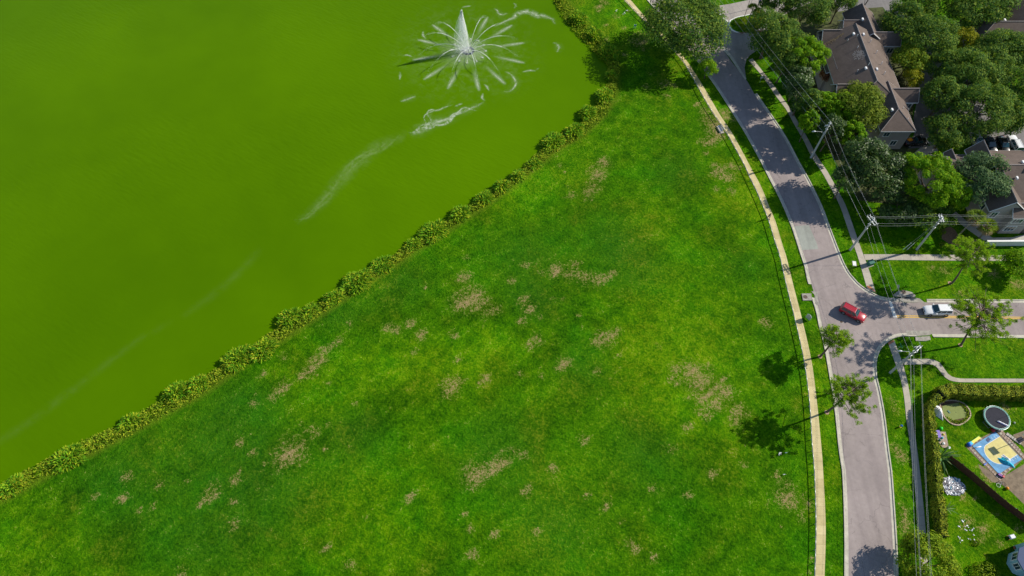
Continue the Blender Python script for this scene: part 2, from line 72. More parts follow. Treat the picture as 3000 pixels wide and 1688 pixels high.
class MB:
    def __init__(s): s.v = []; s.f = []
    def add(s, v, f):
        b = len(s.v); s.v += [tuple(p) for p in v]; s.f += [tuple(b+i for i in q) for q in f]; return s
    def box(s, cx, cy, cz, sx, sy, sz, rz=0.0, taper=1.0):
        c, n = math.cos(rz), math.sin(rz); v = []
        for k, (dz, t) in enumerate(((-.5, 1), (.5, taper))):
            for dx, dy in ((-.5, -.5), (.5, -.5), (.5, .5), (-.5, .5)):
                x, y = dx*sx*t, dy*sy*t; v.append((cx+x*c-y*n, cy+x*n+y*c, cz+dz*sz))
        return s.add(v, [(3, 2, 1, 0), (4, 5, 6, 7), (0, 1, 5, 4), (1, 2, 6, 5), (2, 3, 7, 6), (3, 0, 4, 7)])
    def prism(s, poly, z0, z1, cap_bottom=True):
        n = len(poly); a = sum(poly[i][0]*poly[(i+1) % n][1]-poly[(i+1) % n][0]*poly[i][1] for i in range(n))
        if a < 0: poly = poly[::-1]
        b = len(s.v); s.v += [(p[0], p[1], z0) for p in poly]+[(p[0], p[1], z1) for p in poly]
        for t in geometry.tessellate_polygon([[Vector((p[0], p[1], 0)) for p in poly]]):
            t = list(t); A, B, Cc = (poly[i] for i in t)
            if (B[0]-A[0])*(Cc[1]-A[1])-(B[1]-A[1])*(Cc[0]-A[0]) < 0: t = t[::-1]
            s.f.append(tuple(b+n+i for i in t))
            if cap_bottom: s.f.append(tuple(b+i for i in t[::-1]))
        for i in range(n):
            j = (i+1) % n; s.f.append((b+i, b+j, b+n+j, b+n+i))
        return s
    def sheet(s, poly, z):
        b = len(s.v); s.v += [(p[0], p[1], z) for p in poly]
        for t in geometry.tessellate_polygon([[Vector((p[0], p[1], 0)) for p in poly]]):
            t = list(t); A, B, Cc = (poly[i] for i in t)
            if (B[0]-A[0])*(Cc[1]-A[1])-(B[1]-A[1])*(Cc[0]-A[0]) < 0: t = t[::-1]
            s.f.append(tuple(b+i for i in t))
        return s
    def tube(s, pts, r, n=6, cap=True):
        pts = [Vector(p) for p in pts]; m = len(pts); rs = r if hasattr(r, '__len__') else [r]*m
        b = len(s.v); up = Vector((0, 0, 1)); prev = None
        for i, p in enumerate(pts):
            d = (pts[min(i+1, m-1)]-pts[max(i-1, 0)])
            if d.length < 1e-9: d = Vector((0, 0, 1))
            d.normalize()
            a = prev if prev is not None else (up if abs(d.z) < .95 else Vector((1, 0, 0)))
            x = (a-d*a.dot(d))
            if x.length < 1e-6: x = d.orthogonal()
            x.normalize(); prev = x; y = d.cross(x)
            for k in range(n):
                t = 2*PI*k/n; s.v.append(tuple(p+x*(rs[i]*math.cos(t))+y*(rs[i]*math.sin(t))))
        for i in range(m-1):
            for k in range(n):
                k2 = (k+1) % n; s.f.append((b+i*n+k, b+i*n+k2, b+(i+1)*n+k2, b+(i+1)*n+k))
        if cap:
            s.f.append(tuple(b+k for k in range(n))[::-1]); s.f.append(tuple(b+(m-1)*n+k for k in range(n)))
        return s
    def cyl(s, x, y, z0, z1, r0, r1=None, n=12):
        return s.tube([(x, y, z0), (x, y, z1)], [r0, r0 if r1 is None else r1], n)
    def disc(s, x, y, z, r, n=16, ry=None):
        return s.sheet([(x+r*math.cos(2*PI*k/n), y+(ry or r)*math.sin(2*PI*k/n)) for k in range(n)], z)
    def build(s, name, mat, parent=None, smooth=False):
        me = bpy.data.meshes.new(name); me.from_pydata(s.v, [], s.f); me.update()
        if smooth: me.polygons.foreach_set('use_smooth', [True]*len(me.polygons))
        return link(name, me, parent, mat)

def catmull(pts, step=1.0):
    p = [np.array(q, float) for q in pts]; p = [2*p[0]-p[1]]+p+[2*p[-1]-p[-2]]; out = []
    for i in range(1, len(p)-2):
        n = max(1, int(np.linalg.norm(p[i+1]-p[i])/step))
        for k in range(n):
            t = k/n
            out.append(.5*((2*p[i])+(-p[i-1]+p[i+1])*t+(2*p[i-1]-5*p[i]+4*p[i+1]-p[i+2])*t*t+(-p[i-1]+3*p[i]-3*p[i+1]+p[i+2])*t**3))
    out.append(p[-2]); return np.array(out)

def resample(pts, step=None, n=None):
    p = np.array(pts, float); d = np.r_[0, np.cumsum(np.linalg.norm(np.diff(p, axis=0), axis=1))]
    if n is None: n = max(1, int(round(d[-1]/step)))
    s = np.linspace(0, d[-1], n+1)
    return np.stack([np.interp(s, d, p[:, i]) for i in range(p.shape[1])], 1)

def offset(p, dist):
    p = np.array(p, float); t = np.gradient(p, axis=0); t /= np.linalg.norm(t, axis=1)[:, None]+1e-9
    return p+np.stack([-t[:, 1], t[:, 0]], 1)*dist

# ---------------------------------------------------------------- materials
M = {}
def nodes(name):
    m = bpy.data.materials.new(name); m.use_nodes = True; t = m.node_tree; b = t.nodes['Principled BSDF']
    return m, t, b
def noise(t, scale, detail=3, rough=.6, vec=None, dim='3D'):
    n = t.nodes.new('ShaderNodeTexNoise'); n.noise_dimensions = dim; n.inputs['Scale'].default_value = scale; n.inputs['Detail'].default_value = detail
    n.inputs['Roughness'].default_value = rough
    if vec is not None:
        mp_ = t.nodes.new('ShaderNodeMapping'); mp_.inputs['Rotation'].default_value = (.62, .81, .37); mp_.inputs['Location'].default_value = (3.7, 1.3, 9.1)
        t.links.new(vec, mp_.inputs[0]); t.links.new(mp_.outputs[0], n.inputs['Vector'])
    return n.outputs['Fac']
def pos(t):
    g = t.nodes.new('ShaderNodeNewGeometry'); return g.outputs['Position']
def ramp(t, fac, stops):
    r = t.nodes.new('ShaderNodeValToRGB'); e = r.color_ramp.elements
    while len(e) < len(stops): e.new(.5)
    for k, (p, c) in enumerate(stops): e[k].position = p; e[k].color = (*c, 1) if len(c) == 3 else c
    t.links.new(fac, r.inputs[0]); return r.outputs['Color']
def math_(t, op, a, b=None, c=None, clamp=False):
    n = t.nodes.new('ShaderNodeMath'); n.operation = op; n.use_clamp = clamp
    for k, x in enumerate((a, b, c)):
        if x is None: continue
        if isinstance(x, (int, float)): n.inputs[k].default_value = x
        else: t.links.new(x, n.inputs[k])
    return n.outputs[0]
def mixc(t, fac, a, b, mode='MIX'):
    n = t.nodes.new('ShaderNodeMix'); n.data_type = 'RGBA'; n.blend_type = mode
    for k, x in ((0, fac), (6, a), (7, b)):
        if isinstance(x, (int, float)): n.inputs[k].default_value = x
        elif isinstance(x, tuple): n.inputs[k].default_value = (*x, 1)
        else: t.links.new(x, n.inputs[k])
    return n.outputs[2]
def bump(t, b, h, strength=.5, dist=.05):
    n = t.nodes.new('ShaderNodeBump'); n.inputs['Strength'].default_value = strength; n.inputs['Distance'].default_value = dist
    t.links.new(h, n.inputs['Height']); t.links.new(n.outputs[0], b.inputs['Normal'])
def pm(name, col, rough=.8, var=.18, scale=2.5, bs=0, bscale=20, metal=0.0, spec=.3, alpha=None):
    if name in M: return M[name]
    m, t, b = nodes(name)
    b.inputs['Roughness'].default_value = rough; b.inputs['Metallic'].default_value = metal; b.inputs['Specular IOR Level'].default_value = spec
    P = pos(t); f = noise(t, scale, 4, .65, P)
    lo = tuple(c*(1-var) for c in col); hi = tuple(min(1, c*(1+var)) for c in col)
    t.links.new(ramp(t, f, [(.3, lo), (.7, hi)]), b.inputs['Base Color'])
    if bs: bump(t, b, noise(t, bscale, 3, .6, P), bs, .03)
    if alpha is not None: b.inputs['Alpha'].default_value = alpha
    M[name] = m; return m
def leafmat(name, stops, rough=.7, trans=.3, spec=.08):
    m, t, b = nodes(name)
    g = t.nodes.new('ShaderNodeNewGeometry'); P = g.outputs['Position']
    f = math_(t, 'ADD', math_(t, 'MULTIPLY', g.outputs['Random Per Island'], .62), math_(t, 'MULTIPLY', noise(t, .55, 2, .5, P), .38))
    c = ramp(t, f, stops); t.links.new(c, b.inputs['Base Color'])
    b.inputs['Roughness'].default_value = rough; b.inputs['Specular IOR Level'].default_value = spec
    tr = t.nodes.new('ShaderNodeBsdfTranslucent'); t.links.new(mixc(t, 1.0, c, (1.0, 1.0, .55), 'MULTIPLY'), tr.inputs[0])
    mx = t.nodes.new('ShaderNodeMixShader'); mx.inputs[0].default_value = trans
    o = t.nodes['Material Output']; t.links.new(b.outputs[0], mx.inputs[1]); t.links.new(tr.outputs[0], mx.inputs[2]); t.links.new(mx.outputs[0], o.inputs[0])
    M[name] = m; return m

leafmat('leaf_oak', [(.12, (.030, .095, .024)), (.42, (.085, .19, .032)), (.68, (.19, .29, .035)), (.92, (.38, .44, .06))], trans=.45)
leafmat('leaf_podo', [(.1, (.05, .17, .006)), (.5, (.15, .34, .008)), (.9, (.34, .46, .012))], trans=.42)
leafmat('leaf_light', [(.1, (.06, .14, .012)), (.5, (.16, .27, .02)), (.9, (.38, .40, .025))], trans=.4)
leafmat('leaf_yellow', [(.1, (.08, .14, .010)), (.5, (.24, .28, .012)), (.9, (.46, .40, .015))], trans=.4)
leafmat('leaf_olive', [(.1, (.06, .12, .014)), (.5, (.17, .25, .025)), (.9, (.33, .38, .04))], trans=.42)
leafmat('leaf_magnolia', [(.1, (.018, .05, .012)), (.5, (.05, .11, .02)), (.8, (.12, .18, .035)), (.96, (.40, .36, .16))], rough=.45, spec=.25)
leafmat('leaf_blue', [(.1, (.035, .09, .040)), (.5, (.095, .175, .07)), (.9, (.24, .33, .13))], trans=.42)
leafmat('leaf_red', [(.1, (.12, .07, .03)), (.5, (.34, .14, .08)), (.9, (.48, .24, .13))])
leafmat('leaf_bush', [(.1, (.06, .14, .008)), (.5, (.18, .29, .012)), (.9, (.36, .42, .02))], trans=.35)
leafmat('leaf_pine', [(.1, (.09, .21, .010)), (.5, (.25, .43, .02)), (.9, (.45, .58, .04))], trans=.45)
leafmat('leaf_hedge', [(.1, (.05, .11, .010)), (.5, (.18, .24, .015)), (.9, (.44, .42, .03))], trans=.08)
leafmat('leaf_shore', [(.08, (.03, .14, .008)), (.38, (.12, .33, .012)), (.62, (.28, .46, .018)), (.82, (.52, .53, .025)), (.96, (.66, .60, .2))], trans=.35)
leafmat('leaf_shore_low', [(.1, (.06, .16, .008)), (.5, (.22, .34, .012)), (.85, (.44, .46, .03)), (.98, (.44, .33, .14))], trans=.3)
leafmat('leaf_dead', [(.1, (.16, .11, .06)), (.5, (.30, .22, .13)), (.9, (.42, .33, .2))])
leafmat('leaf_croton', [(.1, (.22, .15, .012)), (.5, (.5, .36, .02)), (.9, (.6, .48, .03))])
leafmat('leaf_agave', [(.1, (.06, .16, .05)), (.5, (.13, .26, .08)), (.9, (.36, .42, .18))], rough=.5)
pm('bark', (.13, .095, .07), .95, .35, 6, .8, 18)
pm('bark_grey', (.26, .23, .20), .95, .3, 5, .8, 16)
pm('concrete', (.42, .39, .34), .9, .18, 1.4, .3, 30)
pm('concrete_pole', (.40, .41, .41), .85, .1, 1.5, .2, 30)
pm('kerb_concrete', (.47, .44, .36), .9, .2, 1.2, .3, 30)
pm('inlet_concrete', (.30, .28, .24), .95, .3, 1.8, .4, 25)
pm('dark_iron', (.10, .075, .06), .7, .3, 8, .3, 40, .4)
pm('metal_grey', (.55, .57, .58), .45, .08, 3, 0, 0, .7)
pm('metal_dark', (.05, .055, .06), .5, .1, 3, 0, 0, .5)
pm('rail_metal', (.42, .43, .43), .4, .1, 2, 0, 0, .6)
pm('white_paint', (.78, .78, .76), .6, .06)
pm('road_white', (.72, .71, .66), .8, .12, 6)
pm('road_yellow', (.66, .40, .03), .8, .18, 5)
pm('wire', (.50, .50, .48), .5, .08, 1, 0, 0, .5)
pm('wood_fence', (.085, .035, .02), .85, .3, 3, .4, 12)
pm('mulch', (.22, .13, .075), 1, .4, 5, 1, 9)
pm('shaded_ground', (.060, .070, .022), 1, .6, .9, .8, 8)  # dark ground colour that carries the shade under the canopy
pm('dirt', (.20, .155, .105), 1, .3, 1.5, .8, 6)
pm('red_mulch', (.38, .25, .17), 1, .3, 5, .8, 10)
pm('ramp_brick', (.46, .19, .09), .9, .2, 5, .3, 30)
pm('siding', (.34, .31, .30), .85, .08, .8, .2, 3)
pm('siding_cream', (.52, .46, .37), .85, .08)
pm('siding_blue', (.30, .50, .60), .8, .06)
pm('trim_white', (.74, .74, .73), .7, .05)
pm('stucco_white', (.62, .63, .64), .9, .1)
pm('vent_white', (.75, .75, .74), .5, .05)
pm('tyre', (.018, .018, .018), .85, .2)
pm('rim', (.5, .5, .52), .3, .05, 4, 0, 0, .8)
pm('green_box', (.03, .14, .10), .5, .1)
pm('green_sign', (.02, .20, .10), .5, .1)
pm('sign_grey', (.5, .53, .55), .45, .06, 3, 0, 0, .4)
pm('stone', (.42, .33, .24), .95, .3, 3, .5, 12)
pm('soil', (.09, .055, .035), 1, .35, 4, .8, 10)
pm('turf', (.20, .24, .075), .95, .08, 2, .2, 60)
pm('cloth_white', (.74, .75, .78), .8, .06)
pm('skin', (.42, .25, .17), .6, .05)
pm('plastic_blue', (.02, .12, .55), .4, .1)
pm('plastic_cyan', (.02, .42, .58), .35, .3, 1.5)
pm('plastic_red', (.45, .02, .03), .4, .1)
pm('plastic_green', (.03, .5, .03), .4, .1)
pm('plastic_yellow', (.70, .60, .04), .4, .1)
pm('plastic_orange', (.75, .28, .01), .4, .1)
pm('plastic_purple', (.14, .02, .22), .5, .2)
pm('violet_cloth', (.22, .16, .52), .7, .1)
pm('black_cloth', (.02, .02, .025), .8, .2)
pm('navy_cloth', (.018, .022, .045), .8, .2)
pm('hair', (.03, .02, .015), .7, .2)
pm('tramp_mat', (.045, .045, .055), .95, .1, 2, 0, 0, 0, .05)
pm('tramp_pad', (.03, .22, .18), .5, .12)
pm('court_blue', (.12, .30, .50), .8, .28, 1.2, .1, 20)
pm('court_yellow', (.60, .52, .20), .85, .14, 1.4, .1, 20)
pm('dark_blue', (.012, .04, .12), .6, .1)
pm('paver', (.36, .28, .22), .95, .35, 2.2, .3, 20)
pm('silver_sheet', (.62, .62, .64), .3, .3, 4, 0, 0, .5)
pm('grey_sheet', (.16, .15, .16), .6, .3, 4)
pm('rusty', (.30, .10, .05), .85, .3)
pm('terracotta', (.50, .16, .07), .8, .1)
pm('feather', (.80, .80, .78), .7, .04)
pm('beak', (.5, .18, .06), .5, .05)
pm('flag_red', (.45, .03, .04), .7, .05)
pm('flag_blue', (.02, .06, .42), .7, .05)
pm('float_ring', (.015, .03, .06), .5, .1)
def paint(name, col, rough=.22):
    m, t, b = nodes(name); b.inputs['Base Color'].default_value = (*col, 1); b.inputs['Roughness'].default_value = rough
    b.inputs['Coat Weight'].default_value = .6; b.inputs['Coat Roughness'].default_value = .06
    P = pos(t); f = noise(t, 9, 3, .6, P)
    t.links.new(math_(t, 'MULTIPLY_ADD', f, .12, rough-.06), b.inputs['Roughness'])
    M[name] = m
paint('paint_red', (.36, .012, .022)); paint('paint_white', (.74, .75, .76)); paint('paint_dark', (.02, .03, .04)); paint('paint_silver', (.40, .42, .43)); paint('paint_black', (.01, .011, .013))
m, t, b = nodes('glass_car'); b.inputs['Base Color'].default_value = (.01, .05, .06, 1); b.inputs['Roughness'].default_value = .04; b.inputs['Specular IOR Level'].default_value = .9; M['glass_car'] = m
m, t, b = nodes('glass_window'); b.inputs['Base Color'].default_value = (.03, .06, .08, 1); b.inputs['Roughness'].default_value = .05; b.inputs['Specular IOR Level'].default_value = .9; M['glass_window'] = m
pm('lamp_glass', (.8, .78, .7), .15, .05); pm('lamp_red', (.35, .02, .015), .2, .05)

def asphalt(name, col, crack=True):
    m, t, b = nodes(name); P = pos(t); b.inputs['Roughness'].default_value = .9; b.inputs['Specular IOR Level'].default_value = .2
    f = noise(t, .16, 4, .6, P); g = noise(t, 12, 2, .6, P); s = noise(t, 1.3, 3, .6, P)
    k = math_(t, 'ADD', math_(t, 'ADD', math_(t, 'MULTIPLY', f, .45), math_(t, 'MULTIPLY', g, .25)), math_(t, 'MULTIPLY', s, .3))
    c = ramp(t, k, [(.3, tuple(x*.74 for x in col)), (.7, tuple(x*1.2 for x in col))])
    ln = t.nodes.new('ShaderNodeMapping'); ln.inputs['Scale'].default_value = (.75, .035, 1); t.links.new(P, ln.inputs[0])
    c = mixc(t, .5, c, mixc(t, 1.0, c, ramp(t, noise(t, 1.0, 3, .6, ln.outputs[0]), [(.35, (.80, .79, .80)), (.65, (1.12, 1.12, 1.11))]), 'MULTIPLY'))
    if crack:
        v = t.nodes.new('ShaderNodeTexVoronoi'); v.feature = 'DISTANCE_TO_EDGE'; v.inputs['Scale'].default_value = .2
        ad = t.nodes.new('ShaderNodeVectorMath'); ad.operation = 'ADD'; n2 = t.nodes.new('ShaderNodeTexNoise'); n2.inputs['Scale'].default_value = .5; n2.inputs['Detail'].default_value = 4
        t.links.new(P, n2.inputs['Vector']); sc = t.nodes.new('ShaderNodeVectorMath'); sc.operation = 'SCALE'; sc.inputs[3].default_value = 2.6
        t.links.new(n2.outputs['Color'], sc.inputs[0]); t.links.new(P, ad.inputs[0]); t.links.new(sc.outputs[0], ad.inputs[1]); t.links.new(ad.outputs[0], v.inputs['Vector'])
        line = math_(t, 'LESS_THAN', v.outputs['Distance'], .0085)
        line = math_(t, 'MULTIPLY', line, math_(t, 'GREATER_THAN', noise(t, .35, 2, .5, P), .47))
        c = mixc(t, math_(t, 'MULTIPLY', line, .26), c, (.05, .045, .045))
    t.links.new(c, b.inputs['Base Color']); bump(t, b, g, .25, .01); M[name] = m
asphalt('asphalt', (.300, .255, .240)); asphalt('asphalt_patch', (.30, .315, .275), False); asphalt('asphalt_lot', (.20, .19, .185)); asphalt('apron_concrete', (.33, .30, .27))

def slabmat(name, a, bcol):
    m, t, b = nodes(name); P = pos(t); b.inputs['Roughness'].default_value = .92; b.inputs['Specular IOR Level'].default_value = .2
    oi = t.nodes.new('ShaderNodeObjectInfo'); f = noise(t, .8, 4, .65, P); g = noise(t, 6, 3, .7, P)
    k = math_(t, 'ADD', math_(t, 'ADD', math_(t, 'MULTIPLY', f, .5), math_(t, 'MULTIPLY', g, .3)), math_(t, 'MULTIPLY', oi.outputs['Random'], .2))
    t.links.new(ramp(t, k, [(.25, a), (.75, bcol)]), b.inputs['Base Color']); bump(t, b, g, .25, .02); M[name] = m
slabmat('slab_ochre', (.40, .33, .15), (.66, .56, .31)); slabmat('slab_grey', (.32, .29, .24), (.50, .45, .37))

def shingle(name, col):
    m, t, b = nodes(name); P = pos(t); b.inputs['Roughness'].default_value = .95; b.inputs['Specular IOR Level'].default_value = .15
    n = t.nodes.new('ShaderNodeTexBrick'); n.inputs['Scale'].default_value = 1.0; n.inputs['Brick Width'].default_value = .34; n.inputs['Row Height'].default_value = .20; n.inputs['Mortar Size'].default_value = .012
    n.inputs['Color1'].default_value = (*[c*.8 for c in col], 1); n.inputs['Color2'].default_value = (*[c*1.2 for c in col], 1); n.inputs['Mortar'].default_value = (*[c*.5 for c in col], 1)
    # rows follow the slope: use the height plus plan position
    sp = t.nodes.new('ShaderNodeSeparateXYZ'); t.links.new(P, sp.inputs[0]); cb = t.nodes.new('ShaderNodeCombineXYZ')
    t.links.new(math_(t, 'ADD', sp.outputs[0], sp.outputs[1]), cb.inputs[0]); t.links.new(math_(t, 'MULTIPLY', sp.outputs[2], 1.9), cb.inputs[1]); t.links.new(cb.outputs[0], n.inputs['Vector'])
    f = noise(t, .5, 4, .6, P)
    t.links.new(mixc(t, .6, n.outputs['Color'], ramp(t, f, [(.3, tuple(c*.75 for c in col)), (.7, tuple(c*1.2 for c in col))])), b.inputs['Base Color'])
    bump(t, b, n.outputs['Fac'], -.3, .02); M[name] = m
shingle('shingle', (.135, .105, .088)); shingle('shingle_grey', (.24, .24, .24))

# ---- lawn
m, t, b = nodes('lawn'); P = pos(t); b.inputs['Roughness'].default_value = .9; b.inputs['Specular IOR Level'].default_value = .12
aB = t.nodes.new('ShaderNodeAttribute'); aB.attribute_name = 'bare'; aZ = t.nodes.new('ShaderNodeAttribute'); aZ.attribute_name = 'zone'; aS = t.nodes.new('ShaderNodeAttribute'); aS.attribute_name = 'bank'
n_l = noise(t, .05, 4, .6, P); n_m = noise(t, .42, 4, .68, P); n_f = noise(t, 2.2, 4, .75, P); n_x = noise(t, 5.5, 2, .8, P)
mr = t.nodes.new('ShaderNodeMapping'); mr.inputs['Rotation'].default_value = (0, 0, math.radians(-40)); t.links.new(P, mr.inputs[0])
mw = t.nodes.new('ShaderNodeMapping'); mw.inputs['Scale'].default_value = (.07, .8, 1); t.links.new(mr.outputs[0], mw.inputs[0])
n_w = noise(t, 1.0, 3, .55, mw.outputs[0])
def stretch(x, lo, hi): return math_(t, 'DIVIDE', math_(t, 'SUBTRACT', x, lo), hi-lo)
k = math_(t, 'ADD', math_(t, 'ADD', math_(t, 'MULTIPLY', stretch(n_l, .32, .68), .20), math_(t, 'MULTIPLY', stretch(n_m, .3, .7), .26)), math_(t, 'MULTIPLY', stretch(n_f, .32, .68), .34))
k = math_(t, 'ADD', k, math_(t, 'MULTIPLY', stretch(n_x, .3, .7), .16)); k = math_(t, 'ADD', k, math_(t, 'MULTIPLY', stretch(n_w, .3, .7), .10))
zn = math_(t, 'MULTIPLY', aZ.outputs['Fac'], math_(t, 'MULTIPLY_ADD', stretch(n_m, .3, .7), 1.1, .35))
k = math_(t, 'ADD', k, math_(t, 'MULTIPLY', zn, .07))
col = ramp(t, k, [(.13, (.005, .029, .0003)), (.34, (.017, .084, .0005)), (.56, (.049, .160, .0008)), (.79, (.120, .258, .0012)), (1.0, (.29, .38, .014))])
n_p = noise(t, .11, 5, .62, P); n_q = noise(t, .19, 4, .6, mw.outputs[0])
olive = ramp(t, n_p, [(.50, (0, 0, 0)), (.60, (1, 1, 1))]); col = mixc(t, math_(t, 'MULTIPLY', olive, .5), col, mixc(t, 1.0, col, (.86, .68, .7), 'MULTIPLY'))
vivid = ramp(t, n_p, [(.36, (1, 1, 1)), (.46, (0, 0, 0))]); col = mixc(t, math_(t, 'MULTIPLY', vivid, .6), col, mixc(t, 1.0, col, (.72, 1.12, 1.0), 'MULTIPLY'))
blue = mixc(t, math_(t, 'MULTIPLY', math_(t, 'MAXIMUM', math_(t, 'MULTIPLY', zn, -1.0), 0.0), .26, clamp=True), col, (.014, .108, .009))
msk = math_(t, 'ADD', aB.outputs['Fac'], math_(t, 'ADD', math_(t, 'MULTIPLY', math_(t, 'ADD', math_(t, 'MULTIPLY', math_(t, 'SUBTRACT', n_m, .5), .8), math_(t, 'MULTIPLY', math_(t, 'SUBTRACT', n_w, .5), .8)), 1.0), math_(t, 'ADD', math_(t, 'MULTIPLY', math_(t, 'SUBTRACT', n_f, .5), 1.9), math_(t, 'MULTIPLY', math_(t, 'SUBTRACT', n_x, .5), 1.3))))
halo = ramp(t, msk, [(.10, (0, 0, 0)), (.50, (1, 1, 1))])
thin = math_(t, 'MULTIPLY', ramp(t, n_p, [(.52, (0, 0, 0)), (.66, (1, 1, 1))]), ramp(t, math_(t, 'ADD', math_(t, 'MULTIPLY', n_m, .5), math_(t, 'MULTIPLY', n_f, .5)), [(.50, (0, 0, 0)), (.60, (1, 1, 1))]))
msk = ramp(t, msk, [(.40, (0, 0, 0)), (.78, (1, 1, 1))])
dry = ramp(t, n_x, [(.3, (.22, .145, .065)), (.7, (.44, .31, .17))])
c = mixc(t, math_(t, 'MULTIPLY', math_(t, 'MAXIMUM', math_(t, 'MULTIPLY', halo, aB.outputs['Fac']), math_(t, 'MULTIPLY', thin, .5)), .8), blue, (.15, .18, .010))
c = mixc(t, math_(t, 'MULTIPLY', msk, .8), c, dry)
straw = ramp(t, math_(t, 'MULTIPLY', n_f, n_l), [(.30, (0, 0, 0)), (.42, (1, 1, 1))])
c = mixc(t, math_(t, 'MULTIPLY', straw, .22), c, (.22, .24, .012))
c = mixc(t, aS.outputs['Fac'], c, (.15, .20, .012))
t.links.new(c, b.inputs['Base Color']); b.inputs['Specular IOR Level'].default_value = .03
bump(t, b, math_(t, 'ADD', math_(t, 'MULTIPLY', n_x, .5), n_f), 1.0, .28); M['lawn'] = m

# ---- algae-green lake
m, t, b = nodes('lake'); P = pos(t)
f = math_(t, 'ADD', math_(t, 'ADD', math_(t, 'MULTIPLY', noise(t, .014, 4, .55, P), .7), math_(t, 'MULTIPLY', noise(t, .12, 4, .6, P), .18)), .10)
t.links.new(ramp(t, f, [(.15, (.042, .112, .0)), (.45, (.058, .142, .0)), (.85, (.092, .205, .0))]), b.inputs['Base Color'])
b.inputs['Roughness'].default_value = .3; b.inputs['Specular IOR Level'].default_value = .025
mr = t.nodes.new('ShaderNodeMapping'); mr.inputs['Rotation'].default_value = (0, 0, math.radians(28)); t.links.new(P, mr.inputs[0])
mp = t.nodes.new('ShaderNodeMapping'); mp.inputs['Scale'].default_value = (.45, 1.7, 1); t.links.new(mr.outputs[0], mp.inputs[0])
wv = noise(t, .9, 3, .55, mp.outputs[0]); amp = ramp(t, noise(t, .018, 2, .5, P), [(.46, (.08, .08, .08)), (.62, (1, 1, 1))])
bump(t, b, math_(t, 'MULTIPLY', wv, amp), .4, .22); M['lake'] = m

def foam(name, strength, scale, soft=1.0, lim=(.36, .72), tail=False, radial=False, colr=(.62, .70, .52)):
    m, t, b = nodes(name); P = pos(t)
    uv = t.nodes.new('ShaderNodeUVMap'); sp = t.nodes.new('ShaderNodeSeparateXYZ'); t.links.new(uv.outputs[0], sp.inputs[0])
    v = math_(t, 'ABSOLUTE', math_(t, 'SUBTRACT', math_(t, 'MULTIPLY', sp.outputs[1], 2.0), 1.0))
    edge = math_(t, 'POWER', math_(t, 'SUBTRACT', 1.0, v, clamp=True), soft)
    u = math_(t, 'ABSOLUTE', math_(t, 'SUBTRACT', math_(t, 'MULTIPLY', sp.outputs[0], 2.0), 1.0))
    edge = math_(t, 'MULTIPLY', edge, math_(t, 'SUBTRACT', 1.0, math_(t, 'POWER', u, 4.0), clamp=True))
    if radial: edge = math_(t, 'POWER', math_(t, 'SUBTRACT', 1.0, sp.outputs[0], clamp=True), 1.2)
    if tail: edge = math_(t, 'MULTIPLY', edge, math_(t, 'POWER', sp.outputs[0], 1.3))
    w1 = t.nodes.new('ShaderNodeTexNoise'); w1.inputs['Scale'].default_value = .35; w1.inputs['Detail'].default_value = 3; t.links.new(P, w1.inputs['Vector'])
    vs = t.nodes.new('ShaderNodeVectorMath'); vs.operation = 'SCALE'; vs.inputs[3].default_value = 3.0; t.links.new(w1.outputs['Color'], vs.inputs[0])
    va = t.nodes.new('ShaderNodeVectorMath'); t.links.new(P, va.inputs[0]); t.links.new(vs.outputs[0], va.inputs[1])
    n = ramp(t, noise(t, scale, 6, .72, va.outputs[0]), [(lim[0], (0, 0, 0)), (lim[1], (1, 1, 1))])
    a = math_(t, 'MULTIPLY', math_(t, 'MULTIPLY', edge, n), strength, clamp=True)
    b.inputs['Base Color'].default_value = (*colr, 1); b.inputs['Roughness'].default_value = .8
    t.links.new(a, b.inputs['Alpha']); M[name] = m
foam('foam_thick', .8, 1.0, 1.5); foam('foam_thin', .2, .5, 1.5, colr=(.42, .56, .22)); foam('foam_faint', .06, .25, 1.5, colr=(.42, .56, .2)); foam('foam_jet', 1.2, 1.8, 1.7, (.12, .8), True); foam('foam_pool', .55, 1.2, 1.0, (.2, .75), False, True); foam('foam_veil', .30, .55, 1.0, (.46, .74), False, True, (.42, .56, .22))
m, t, b = nodes('spray'); b.inputs['Base Color'].default_value = (.92, .95, .93, 1); b.inputs['Roughness'].default_value = .5
P = pos(t); t.links.new(math_(t, 'MULTIPLY_ADD', noise(t, 5, 2, .5, P), .5, .35), b.inputs['Roughness'])
tr = t.nodes.new('ShaderNodeBsdfTranslucent'); tr.inputs[0].default_value = (1, 1, 1, 1); mx = t.nodes.new('ShaderNodeMixShader'); mx.inputs[0].default_value = .75
t.links.new(b.outputs[0], mx.inputs[1]); t.links.new(tr.outputs[0], mx.inputs[2]); t.links.new(mx.outputs[0], t.nodes['Material Output'].inputs[0]); M['spray'] = m

